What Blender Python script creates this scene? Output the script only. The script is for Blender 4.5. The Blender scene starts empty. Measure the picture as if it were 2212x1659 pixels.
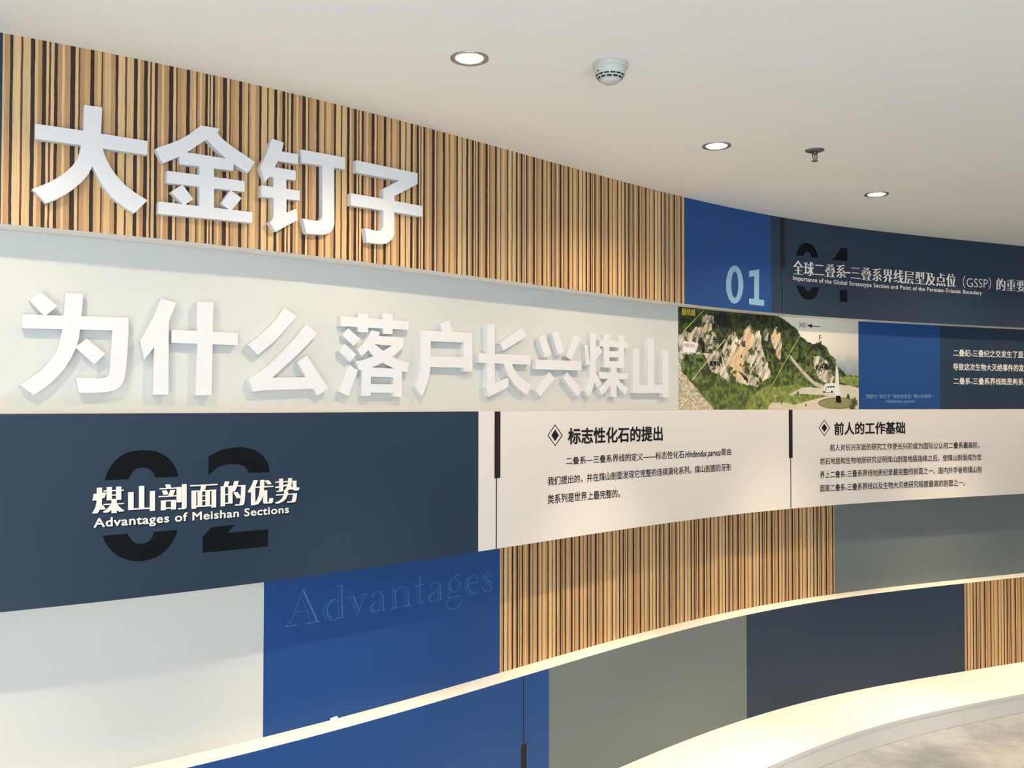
import bpy, math, random
import numpy as np
from mathutils import Vector
from mathutils.geometry import delaunay_2d_cdt, tessellate_polygon

scene = bpy.context.scene
COL = scene.collection

# ------------------------------------------------------------------ camera
EYE = 1.592
cam_data = bpy.data.cameras.new('camera')
cam_data.sensor_fit = 'HORIZONTAL'
cam_data.sensor_width = 36.0
cam_data.lens = 36.0 * 2017.92 / 2212.0
cam_data.clip_start = 0.05
cam = bpy.data.objects.new('camera', cam_data)
COL.objects.link(cam)
cam.location = (0, 0, EYE)
cam.rotation_mode = 'XYZ'
from mathutils import Matrix
cam.matrix_world = (Matrix.Translation((0, 0, EYE)) @ Matrix.Rotation(math.pi / 2 + 0.021218, 4, 'X')
                    @ Matrix.Rotation(0.0013946, 4, 'Z'))
scene.camera = cam

# ------------------------------------------------------------------ world, exposure, big lights
scene.view_settings.view_transform = 'Standard'
scene.view_settings.look = 'None'
scene.view_settings.gamma = 1.0
scene.view_settings.exposure = 0.05
scene.view_settings.use_curve_mapping = False
world = bpy.data.worlds.new('world')
scene.world = world
world.use_nodes = True
world.node_tree.nodes['Background'].inputs[0].default_value = (0.70, 0.80, 1.0, 1)
world.node_tree.nodes['Background'].inputs[1].default_value = 0.6

def area_light(name, loc, target, sx, sy, power, color):
    l = bpy.data.lights.new(name, 'AREA')
    l.shape = 'RECTANGLE'; l.size = sx; l.size_y = sy
    l.energy = power; l.color = color
    o = bpy.data.objects.new(name, l); COL.objects.link(o)
    o.location = loc
    o.rotation_euler = (Vector(target) - Vector(loc)).to_track_quat('-Z', 'Y').to_euler()
    return o
# daylight through the two windows in the wall behind the viewer
DAY = (0.77, 0.90, 1.0)
area_light('daylight', (-1.3, -3.36, 1.40), (-1.2, 3, 2.2), 2.5, 1.8, 42, DAY)
area_light('daylight', (2.2, -3.36, 1.40), (2.4, 3, 2.2), 2.5, 1.8, 92, DAY)
# sun through the windows: it falls on the floor behind the viewer and lights the ceiling from there
_sl = bpy.data.lights.new('sun', 'SUN'); _sl.energy = 66; _sl.color = (1.0, .98, .95); _sl.angle = math.radians(.6)
_so = bpy.data.objects.new('sun', _sl); COL.objects.link(_so)
_so.location = (-1, -8, 6); _so.rotation_euler = Vector((.10, .84, -.60)).to_track_quat('-Z', 'Y').to_euler()
LAMP_WIDE, LAMP_NARROW = 23.0, 260.0
LAMP_COLOR = (1.0, 0.76, 0.48)

random.seed(5)
rng = np.random.default_rng(5)

# ------------------------------------------------------------------ heights of the wall
Z_CEIL, Z_A, Z_B, Z_C, Z_D, Z_PL = 2.522, 2.0416, 1.565, 1.0718, 0.588, 0.0985
DEP = 0.0931        # how far the wide bands stand out from the recessed ones
TH = 0.002          # sheet thickness
# ------------------------------------------------------------------ the wall's curve in plan
PC = [-0.12397030734000415, 0.06120428397094087, 0.47572952826981485, -0.3325291634962511,
      -0.6768420811787071, 1.7720149261784959, 4.204893272346581]
XL, XR = -1.35, 3.02
def _py(x): return np.polyval(PC, (x - .8) / 2)
def _dy(x): return np.polyval(np.polyder(np.array(PC)), (x - .8) / 2) / 2
_x = np.linspace(XL, XR, 3001)
_y = _py(_x)
_s = np.r_[0, np.cumsum(np.hypot(np.diff(_x), np.diff(_y)))]
_x0 = np.linspace(-2.2, XL, 4001)
_s0 = np.hypot(np.diff(_x0), np.diff(_py(_x0))).sum()
_s = _s + _s0 - 1.1329956797     # s = 0 at the left end of the striped wood
_ex = 2.6
tl = np.array([1, _dy(XL)]); tl /= np.hypot(*tl)
tr = np.array([1, _dy(XR)]); tr /= np.hypot(*tr)
_x = np.r_[XL - tl[0] * 1.9, _x, XR + tr[0] * _ex]
_y = np.r_[_y[0] - tl[1] * 1.9, _y, _y[-1] + tr[1] * _ex]
_s = np.r_[_s[0] - 1.9, _s, _s[-1] + _ex]
S_MIN, S_MAX = float(_s[0]), float(_s[-1])
def W(s, off=0.0, z=0.0):
    """point of the wall: s metres along it, off metres out of it, z high"""
    x = np.interp(s, _s, _x); y = np.interp(s, _s, _y)
    h = 0.004
    dx = np.interp(s + h, _s, _x) - np.interp(s - h, _s, _x)
    dy = np.interp(s + h, _s, _y) - np.interp(s - h, _s, _y)
    n = math.hypot(dx, dy) or 1
    return (float(x + dy / n * off), float(y - dx / n * off), float(z))
def heading(s):
    a, b = W(s - .01), W(s + .01)
    return math.atan2(b[1] - a[1], b[0] - a[0])

# ------------------------------------------------------------------ materials
def srgb(r, g, b):
    f = lambda c: c / 12.92 if c <= .04045 else ((c + .055) / 1.055) ** 2.4
    return (f(r / 255), f(g / 255), f(b / 255), 1)
def mat(name, col, rough=.55, spec=.3, metal=0.0, noise=0.0, scale=8.0, bump=0.0, bscale=300.0):
    m = bpy.data.materials.new(name); m.use_nodes = True
    nt = m.node_tree; b = nt.nodes['Principled BSDF']
    col = tuple(col) + ((1,) if len(col) == 3 else ())
    b.inputs['Base Color'].default_value = col
    b.inputs['Roughness'].default_value = rough
    b.inputs['Specular IOR Level'].default_value = spec
    b.inputs['Metallic'].default_value = metal
    tc = nt.nodes.new('ShaderNodeTexCoord')
    if noise > 0:
        n = nt.nodes.new('ShaderNodeTexNoise'); n.inputs['Scale'].default_value = scale
        n.inputs['Detail'].default_value = 4
        nt.links.new(tc.outputs['Object'], n.inputs['Vector'])
        r = nt.nodes.new('ShaderNodeMapRange')
        r.inputs['To Min'].default_value = 1 - noise; r.inputs['To Max'].default_value = 1 + noise
        nt.links.new(n.outputs['Fac'], r.inputs['Value'])
        h = nt.nodes.new('ShaderNodeHueSaturation'); h.inputs['Color'].default_value = col
        nt.links.new(r.outputs['Result'], h.inputs['Value'])
        nt.links.new(h.outputs['Color'], b.inputs['Base Color'])
    if bump > 0:
        n = nt.nodes.new('ShaderNodeTexNoise'); n.inputs['Scale'].default_value = bscale
        nt.links.new(tc.outputs['Object'], n.inputs['Vector'])
        bp = nt.nodes.new('ShaderNodeBump'); bp.inputs['Strength'].default_value = bump
        bp.inputs['Distance'].default_value = 0.001
        nt.links.new(n.outputs['Fac'], bp.inputs['Height'])
        nt.links.new(bp.outputs['Normal'], b.inputs['Normal'])
    return m
def emit(name, col, k):
    m = bpy.data.materials.new(name); m.use_nodes = True
    nt = m.node_tree; nt.nodes.clear()
    e = nt.nodes.new('ShaderNodeEmission'); e.inputs[0].default_value = tuple(col) + (1,); e.inputs[1].default_value = k
    o = nt.nodes.new('ShaderNodeOutputMaterial'); nt.links.new(e.outputs[0], o.inputs[0])
    return m
M = {}
M['paint'] = mat('white_paint', (.80, .78, .74), .6, .25, noise=.02, scale=2, bump=.1)
M['ceiling'] = mat('ceiling_paint', (.86, .845, .80), .8, .15, noise=.015, scale=1.2, bump=.1, bscale=200)
M['foam'] = mat('white_foam', (.67, .68, .705), .75, .12, noise=.015, scale=30, bump=.25, bscale=500)
M['pale'] = mat('pale_grey_vinyl', (.565, .585, .57), .55, .2, noise=.01, scale=3)
M['white'] = mat('white_vinyl', (.70, .665, .625), .55, .2, noise=.01, scale=3)
M['navy'] = mat('navy_vinyl', (.0195, .037, .068), .5, .2, noise=.02, scale=3)
M['blue'] = mat('blue_vinyl', (.012, .060, .215), .5, .2, noise=.02, scale=3)
M['grey'] = mat('grey_green_vinyl', (.135, .165, .168), .5, .22, noise=.015, scale=3)
M['black'] = mat('black_print', (.006, .008, .010), .8, .06)
M['ink'] = mat('dark_ink', (.014, .013, .015), .7, .1)
M['bar'] = mat('dark_bar', (.020, .018, .020), .7, .1)
M['cream'] = mat('cream_print', (.80, .76, .70), .5, .3)
M['shadow_ink'] = mat('shadow_ink', (.009, .014, .028), .7, .1)
M['lightblue'] = mat('light_blue_print', (.215, .37, .53), .45, .35)
M['caption'] = mat('caption_print', (.23, .34, .50), .45, .35)
M['outline'] = mat('outline_print', (.042, .155, .38), .45, .35)
M['yellow'] = mat('yellow_print', (.55, .47, .03), .5, .3)
M['lineyellow'] = mat('pale_yellow_print', (.60, .58, .14), .5, .3)
M['linewhite'] = mat('off_white_print', (.66, .64, .44), .5, .3)
M['red'] = mat('red_print', (.32, .03, .04), .5, .3)
M['brown'] = mat('brown_print', (.16, .05, .02), .5, .3)
M['signwhite'] = mat('white_print', (.72, .72, .72), .5, .3)
M['chrome'] = mat('brushed_metal', (.42, .40, .38), .35, .5, metal=1.0)
M['darkmetal'] = mat('dark_metal', (.16, .16, .15), .4, .5, metal=.8)
M['plastic'] = mat('grey_white_plastic', (.50, .54, .49), .45, .4, noise=.01, scale=20)
M['slot'] = mat('dark_slot', (.02, .02, .02), .8, .1)
M['redglass'] = mat('red_glass', (.45, .02, .03), .15, .5)
m = M['glass'] = bpy.data.materials.new('window_glass'); m.use_nodes = True
nt = m.node_tree; nt.nodes.clear()
_t = nt.nodes.new('ShaderNodeBsdfTransparent'); _g = nt.nodes.new('ShaderNodeBsdfGlossy'); _g.inputs['Roughness'].default_value = .02
_m = nt.nodes.new('ShaderNodeMixShader'); _m.inputs[0].default_value = .08; _o = nt.nodes.new('ShaderNodeOutputMaterial')
nt.links.new(_t.outputs[0], _m.inputs[1]); nt.links.new(_g.outputs[0], _m.inputs[2]); nt.links.new(_m.outputs[0], _o.inputs[0])
M['lens'] = emit('lamp_lens', (1.0, .86, .66), 40.0)
# floor: polished grey stone with soft mottling
m = M['floor'] = mat('polished_stone', (.42, .41, .385), .25, .5)
nt = m.node_tree; b = nt.nodes['Principled BSDF']
tc = nt.nodes.new('ShaderNodeTexCoord')
n1 = nt.nodes.new('ShaderNodeTexNoise'); n1.inputs['Scale'].default_value = 3.2; n1.inputs['Detail'].default_value = 9; n1.inputs['Roughness'].default_value = .68
cr = nt.nodes.new('ShaderNodeValToRGB')
cr.color_ramp.elements[0].position = .35; cr.color_ramp.elements[0].color = (.20, .225, .255, 1)
cr.color_ramp.elements[1].position = .66; cr.color_ramp.elements[1].color = (.36, .39, .43, 1)
nt.links.new(tc.outputs['Object'], n1.inputs['Vector']); nt.links.new(n1.outputs['Fac'], cr.inputs['Fac'])
nt.links.new(cr.outputs['Color'], b.inputs['Base Color'])

# striped wood: one repeat of the veneer pattern as a colour ramp along u
D_, T_ = (.034, .016, .013), (.10, .038, .024)
L1, L2, BR, TN, ST = (.62, .43, .215), (.58, .40, .195), (.42, .245, .115), (.50, .315, .148), (.64, .46, .245)
STRIPES = [(0, D_), (.0434, L1), (.0751, T_), (.0900, BR), (.135, TN), (.189, D_), (.2293, TN), (.262, L2), (.3004, T_), (.3157, BR),
           (.335, L2), (.393, BR), (.4381, D_), (.4677, L1), (.5382, T_), (.5566, L2), (.6268, D_), (.6651, L1), (.693, BR),
           (.7337, D_), (.7725, L1), (.7952, T_), (.8142, L1), (.8469, D_), (.8758, BR), (.918, ST), (.945, BR)]
m = M['zebrano'] = mat('striped_wood', (.5, .35, .2), .45, .3)
nt = m.node_tree; b = nt.nodes['Principled BSDF']; lk = nt.links.new
uv = nt.nodes.new('ShaderNodeUVMap'); uv.uv_map = 'UVMap'
tc = nt.nodes.new('ShaderNodeTexCoord')
mp = nt.nodes.new('ShaderNodeMapping'); mp.inputs['Scale'].default_value = (9, 9, 3.0)
lk(tc.outputs['Object'], mp.inputs['Vector'])
wn = nt.nodes.new('ShaderNodeTexNoise'); wn.inputs['Scale'].default_value = 5.0; wn.inputs['Detail'].default_value = 5; wn.inputs['Roughness'].default_value = .7
lk(mp.outputs['Vector'], wn.inputs['Vector'])
sb = nt.nodes.new('ShaderNodeMath'); sb.operation = 'SUBTRACT'; sb.inputs[1].default_value = .5; lk(wn.outputs['Fac'], sb.inputs[0])
ml = nt.nodes.new('ShaderNodeMath'); ml.operation = 'MULTIPLY'; ml.inputs[1].default_value = .014; lk(sb.outputs[0], ml.inputs[0])
sx = nt.nodes.new('ShaderNodeSeparateXYZ'); lk(uv.outputs['UV'], sx.inputs[0])
ad = nt.nodes.new('ShaderNodeMath'); ad.operation = 'ADD'; lk(sx.outputs['X'], ad.inputs[0]); lk(ml.outputs[0], ad.inputs[1])
fr = nt.nodes.new('ShaderNodeMath'); fr.operation = 'FRACT'; lk(ad.outputs[0], fr.inputs[0])
cr = nt.nodes.new('ShaderNodeValToRGB'); cr.color_ramp.interpolation = 'CONSTANT'
e = cr.color_ramp.elements
e[0].position = 0; e[0].color = STRIPES[0][1] + (1,)
e[1].position = STRIPES[-1][0]; e[1].color = STRIPES[-1][1] + (1,)
for p_, c_ in STRIPES[1:-1]:
    k = e.new(p_); k.color = c_ + (1,)
lk(fr.outputs[0], cr.inputs['Fac'])
mp2 = nt.nodes.new('ShaderNodeMapping'); mp2.inputs['Scale'].default_value = (260, 260, 7)
lk(tc.outputs['Object'], mp2.inputs['Vector'])
gn = nt.nodes.new('ShaderNodeTexNoise'); gn.inputs['Scale'].default_value = 1.0; gn.inputs['Detail'].default_value = 3
lk(mp2.outputs['Vector'], gn.inputs['Vector'])
mr = nt.nodes.new('ShaderNodeMapRange'); mr.inputs['From Min'].default_value = .25; mr.inputs['From Max'].default_value = .75
mr.inputs['To Min'].default_value = .84; mr.inputs['To Max'].default_value = 1.15
lk(gn.outputs['Fac'], mr.inputs['Value'])
mx = nt.nodes.new('ShaderNodeHueSaturation'); lk(cr.outputs['Color'], mx.inputs['Color']); lk(mr.outputs['Result'], mx.inputs['Value'])
lk(mx.outputs['Color'], b.inputs['Base Color'])
# printed photograph: colours carried by the sheet's own points
m = M['print'] = mat('photo_print', (.5, .5, .5), .45, .3)
nt = m.node_tree; at = nt.nodes.new('ShaderNodeAttribute'); at.attribute_name = 'ink'
nt.links.new(at.outputs['Color'], nt.nodes['Principled BSDF'].inputs['Base Color'])

# ------------------------------------------------------------------ helpers
def mk(name, verts, faces, material, parent=None, label=None, cat=None, group=None, kind=None, smooth=False, uvs=None, cols=None):
    V = np.array([tuple(v) for v in verts], dtype=float)
    lo, hi = V.min(0), V.max(0)
    org = np.array([(lo[0] + hi[0]) / 2, (lo[1] + hi[1]) / 2, lo[2]])
    me = bpy.data.meshes.new(name)
    me.from_pydata([tuple(v - org) for v in V], [], [tuple(f) for f in faces])
    me.materials.append(M[material] if isinstance(material, str) else material)
    if uvs is not None:
        ul = me.uv_layers.new(name='UVMap')
        ul.data.foreach_set('uv', np.array(uvs, dtype=np.float32).ravel())
    if cols is not None:
        ca = me.color_attributes.new('ink', 'FLOAT_COLOR', 'POINT')
        ca.data.foreach_set('color', np.array(cols, dtype=np.float32).ravel())
    if smooth:
        me.polygons.foreach_set('use_smooth', [True] * len(me.polygons))
    me.update()
    o = bpy.data.objects.new(name, me); COL.objects.link(o)
    o.location = org
    if parent is not None:
        o.parent = parent
        o.location = Vector(org) - world_loc(parent)
    tag(o, label, cat, group, kind)
    return o
def world_loc(o):
    v = Vector(o.location)
    while o.parent is not None:
        o = o.parent; v = v + Vector(o.location)
    return v
def tag(o, label=None, cat=None, group=None, kind=None):
    if label: o['label'] = label
    if cat: o['category'] = cat
    if group: o['group'] = group
    if kind: o['kind'] = kind
    return o
def empty(name, loc, label, cat, group=None):
    o = bpy.data.objects.new(name, None); COL.objects.link(o)
    o.location = loc; o.empty_display_size = .05
    return tag(o, label, cat, group)
def box_geo(x0, x1, y0, y1, z0, z1):
    v = [(x, y, z) for z in (z0, z1) for y in (y0, y1) for x in (x0, x1)]
    f = [(0, 2, 3, 1), (4, 5, 7, 6), (0, 1, 5, 4), (2, 6, 7, 3), (0, 4, 6, 2), (1, 3, 7, 5)]
    return v, f
def join(geos):
    V, F = [], []
    for v, f in geos:
        k = len(V); V += list(v); F += [tuple(i + k for i in q) for q in f]
    return V, F
def lathe(prof, c, n=32, cap=True):
    """profile (r, z) turned about the vertical through c"""
    V, F = [], []
    for r, z in prof:
        for i in range(n):
            a = 2 * math.pi * i / n
            V.append((c[0] + r * math.cos(a), c[1] + r * math.sin(a), c[2] + z))
    for k in range(len(prof) - 1):
        for i in range(n):
            j = (i + 1) % n
            F.append((k * n + i, k * n + j, (k + 1) * n + j, (k + 1) * n + i))
    if cap:
        F.append(tuple(range(n))[::-1]); F.append(tuple(range((len(prof) - 1) * n, len(prof) * n)))
    return V, F
def sheet_geo(s0, s1, z0, z1, off, th, cuts=None, step=.05):
    """curved sheet: front face at off, th thick; returns verts, faces, columns"""
    ss = sorted(set([s0, s1] + [c for c in (cuts or []) if s0 < c < s1]))
    full = []
    for a, b_ in zip(ss[:-1], ss[1:]):
        k = max(1, int(math.ceil((b_ - a) / step)))
        full += [a + (b_ - a) * i / k for i in range(k)]
    full.append(s1)
    V, F = [], []
    for s in full:
        V += [W(s, off, z0), W(s, off, z1), W(s, off - th, z1), W(s, off - th, z0)]
    for i in range(len(full) - 1):
        a, b_ = i * 4, i * 4 + 4
        F += [(a, b_, b_ + 1, a + 1), (a + 1, b_ + 1, b_ + 2, a + 2), (a + 2, b_ + 2, b_ + 3, a + 3), (a + 3, b_ + 3, b_, a)]
    F += [(0, 1, 2, 3), tuple(len(V) - 4 + k for k in (3, 2, 1, 0))]
    return V, F, full
LEV = {'A': (Z_A, Z_CEIL, 0.0), 'B': (Z_B + .0004, Z_A - .0004, -DEP), 'C': (Z_C, Z_B, 0.0), 'D': (Z_D + .0004, Z_C - .0004, -DEP), 'E': (Z_PL, Z_D, 0.0)}
def panel(name, row, s0, s1, material, label, cat='wall panel', group=None):
    z0, z1, off = LEV[row]
    V, F, _ = sheet_geo(s0, s1, z0, z1, off, TH)
    return mk(name, V, F, material, None, label, cat, group)
UA, UB = .2487, .1512
def zebra_panel(row, s0, s1, label):
    z0, z1, off = LEV[row]
    u_m = .8469                       # the sheet starts just before a dark stripe near the end of a repeat
    segs = []                         # (s_start, s_end, u_start, u_end)
    u = .765
    s = s0; segs.append((s, s + (1 - u) * UA * .0 + .0, 0, 0)); segs = []
    first = [(.365, 1.0)]
    s = s0
    for ua, ub in first:
        ln = .1552; segs.append((s, s + ln, .376, 1.0)); s += ln
    seq = 'ABAAAAABAAAAABAAAAABAAA'
    for q in seq:
        if q == 'A':
            segs.append((s, s + UA, 0.0, 1.0)); s += UA
        else:
            a = .335 * UA; segs.append((s, s + a, 0.0, .335)); s += a
            c = (.7337 - .665) * UA; segs.append((s, s + c, .665, .7337)); s += c
            e_ = UB - a - c; segs.append((s, s + e_, .7337, 1.0)); s += e_
        if s > s1: break
    cuts = [q[1] for q in segs]
    V, F, full = sheet_geo(s0, s1, z0, z1, off, TH, cuts)
    def uat(sm, s_):
        for a, b_, ua, ub in segs:
            if a - 1e-9 <= sm <= b_ + 1e-9:
                return ua + (ub - ua) * (s_ - a) / (b_ - a)
        return .5
    uvs = []
    for i in range(len(full) - 1):
        sm = (full[i] + full[i + 1]) / 2
        a, b_ = uat(sm, full[i]), uat(sm, full[i + 1])
        uvs += [(a, 0), (b_, 0), (b_, 1), (a, 1)] + [(a, 1), (b_, 1), (b_, 1), (a, 1)] * 1 + [(a, 1), (b_, 1), (b_, 0), (a, 0)] + [(a, 0), (b_, 0), (b_, 0), (a, 0)]
    uvs += [(uat(s0 + .001, s0), 0)] * 4 + [(uat(s1 - .001, s1), 0)] * 4
    return mk('wood_panel', V, F, 'zebrano', None, label, 'wall panel', None, None, False, uvs)

def in_poly(q, x, y):
    r = False
    for i in range(len(q)):
        x0, y0 = q[i]; x1, y1 = q[(i + 1) % len(q)]
        if (y0 > y) != (y1 > y) and x < (x1 - x0) * (y - y0) / (y1 - y0) + x0: r = not r
    return r
def fill2d(polys, evenodd=False, cut=30.0):
    """triangles covering the union (or the even-odd area) of 2D polygons in mm"""
    vs, ed = [], []
    for q in polys:
        k = len(vs); vs += [Vector((x, y)) for x, y in q]
        ed += [(k + i, k + (i + 1) % len(q)) for i in range(len(q))]
    xs_ = [p_[0] for q in polys for p_ in q]; ys_ = [p_[1] for q in polys for p_ in q]
    c_ = math.floor(min(xs_) / cut) * cut + cut + .013
    while c_ < max(xs_):              # rungs, so that long faces follow the curved wall
        k = len(vs); vs += [Vector((c_, min(ys_) - 1)), Vector((c_, max(ys_) + 1))]; ed.append((k, k + 1)); c_ += cut
    co, _, fa, _, _, _ = delaunay_2d_cdt(vs, ed, [], 0, .02, False)
    T = []
    for f in fa:
        p_ = [co[i] for i in f]
        x = sum(v.x for v in p_) / len(p_); y = sum(v.y for v in p_) / len(p_)
        c = sum(in_poly(q, x, y) for q in polys)
        if (c % 2 == 1) if evenodd else (c > 0):
            if (p_[1] - p_[0]).cross(p_[2] - p_[0]) < 0: f = f[::-1]
            T.append(tuple(f))
    return co, T
def flat(name, polys, off, material, parent, label=None, holes=False):
    """flat printed shapes on the curved wall; polys in mm (s, z)"""
    co, T = fill2d(polys, holes)
    used = sorted({i for f in T for i in f}); mp_ = {u: i for i, u in enumerate(used)}
    V = [W(co[i].x / 1000, off, co[i].y / 1000) for i in used]
    return mk(name, V, [tuple(mp_[i] for i in f) for f in T], material, parent, label)
def ribbon(pts, w):
    """polyline (mm) of width w -> list of convex quads"""
    out = []
    for (x0, y0), (x1, y1) in zip(pts[:-1], pts[1:]):
        dx, dy = x1 - x0, y1 - y0
        n = math.hypot(dx, dy) or 1
        ax, ay = -dy / n * w / 2, dx / n * w / 2
        ex, ey = dx / n * w * .2, dy / n * w * .2
        out.append([(x0 - ex - ax, y0 - ey - ay), (x1 + ex - ax, y1 + ey - ay), (x1 + ex + ax, y1 + ey + ay), (x0 - ex + ax, y0 - ey + ay)])
    return out

_tc = {}
def text_geo(txt, offset=0.0, shear=0.0, res=3, space=1.0):
    key = (txt, offset, shear, res, space)
    if key in _tc: return _tc[key]
    cu = bpy.data.curves.new('t', 'FONT')
    cu.body = txt; cu.offset = offset; cu.shear = shear; cu.resolution_u = res; cu.space_character = space
    cu.fill_mode = 'FRONT' if hasattr(cu, 'fill_mode') else cu.fill_mode
    o = bpy.data.objects.new('t', cu); COL.objects.link(o)
    dg = bpy.context.evaluated_depsgraph_get(); dg.update()
    me = bpy.data.meshes.new_from_object(o.evaluated_get(dg))
    V = np.array([v.co[:2] for v in me.vertices]); F = [tuple(p_.vertices) for p_ in me.polygons if True]
    # face up
    G = []
    for f in F:
        a, b_, c = V[f[0]], V[f[1]], V[f[2]]
        G.append(f if (b_[0] - a[0]) * (c[1] - a[1]) - (b_[1] - a[1]) * (c[0] - a[0]) > 0 else f[::-1])
    bpy.data.objects.remove(o); bpy.data.curves.remove(cu); bpy.data.meshes.remove(me)
    _tc[key] = (V, G)
    return _tc[key]
def text_part(name, txt, quad, off, material, parent, thin=0.0, shear=0.0, bold=0.0, smear=0.0, dx=0.0, dz=0.0, label=None, res=3, latin=False, space=1.0):
    """flat lettering whose inked box fills quad (bl, tl, br, tr in mm); bold and smear in em"""
    V, F = text_geo(txt, thin, shear, res, space)
    lo, hi = V.min(0).copy(), V.max(0).copy()
    if latin:
        lo[1] = 0.0; hi[1] = text_geo('H', 0, 0, 3)[0].max(0)[1]
    bl, tl_, br_, tr_ = [np.array(q) / 1000 for q in quad]
    copies = [(0.0, 0.0)]
    if bold: copies = [(bold * math.cos(a), bold * math.sin(a)) for a in [k * math.pi / 4 + .39 for k in range(8)]]
    if smear: copies = [(smear * k / 3.0, 0.0) for k in (-3, -2, -1, 0, 1, 2, 3)]
    P, G = [], []
    for j, (ex, ey) in enumerate(copies):
        k = len(P)
        for x, y in V:
            u, v = (x + ex - lo[0]) / (hi[0] - lo[0]), (y + ey - lo[1]) / (hi[1] - lo[1])
            q = (bl * (1 - u) + br_ * u) * (1 - v) + (tl_ * (1 - u) + tr_ * u) * v
            P.append(W(q[0] + dx, off + j * 1.2e-5, q[1] + dz))
        G += [tuple(i + k for i in f) for f in F]
    return mk(name, P, G, material, parent, label)

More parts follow.
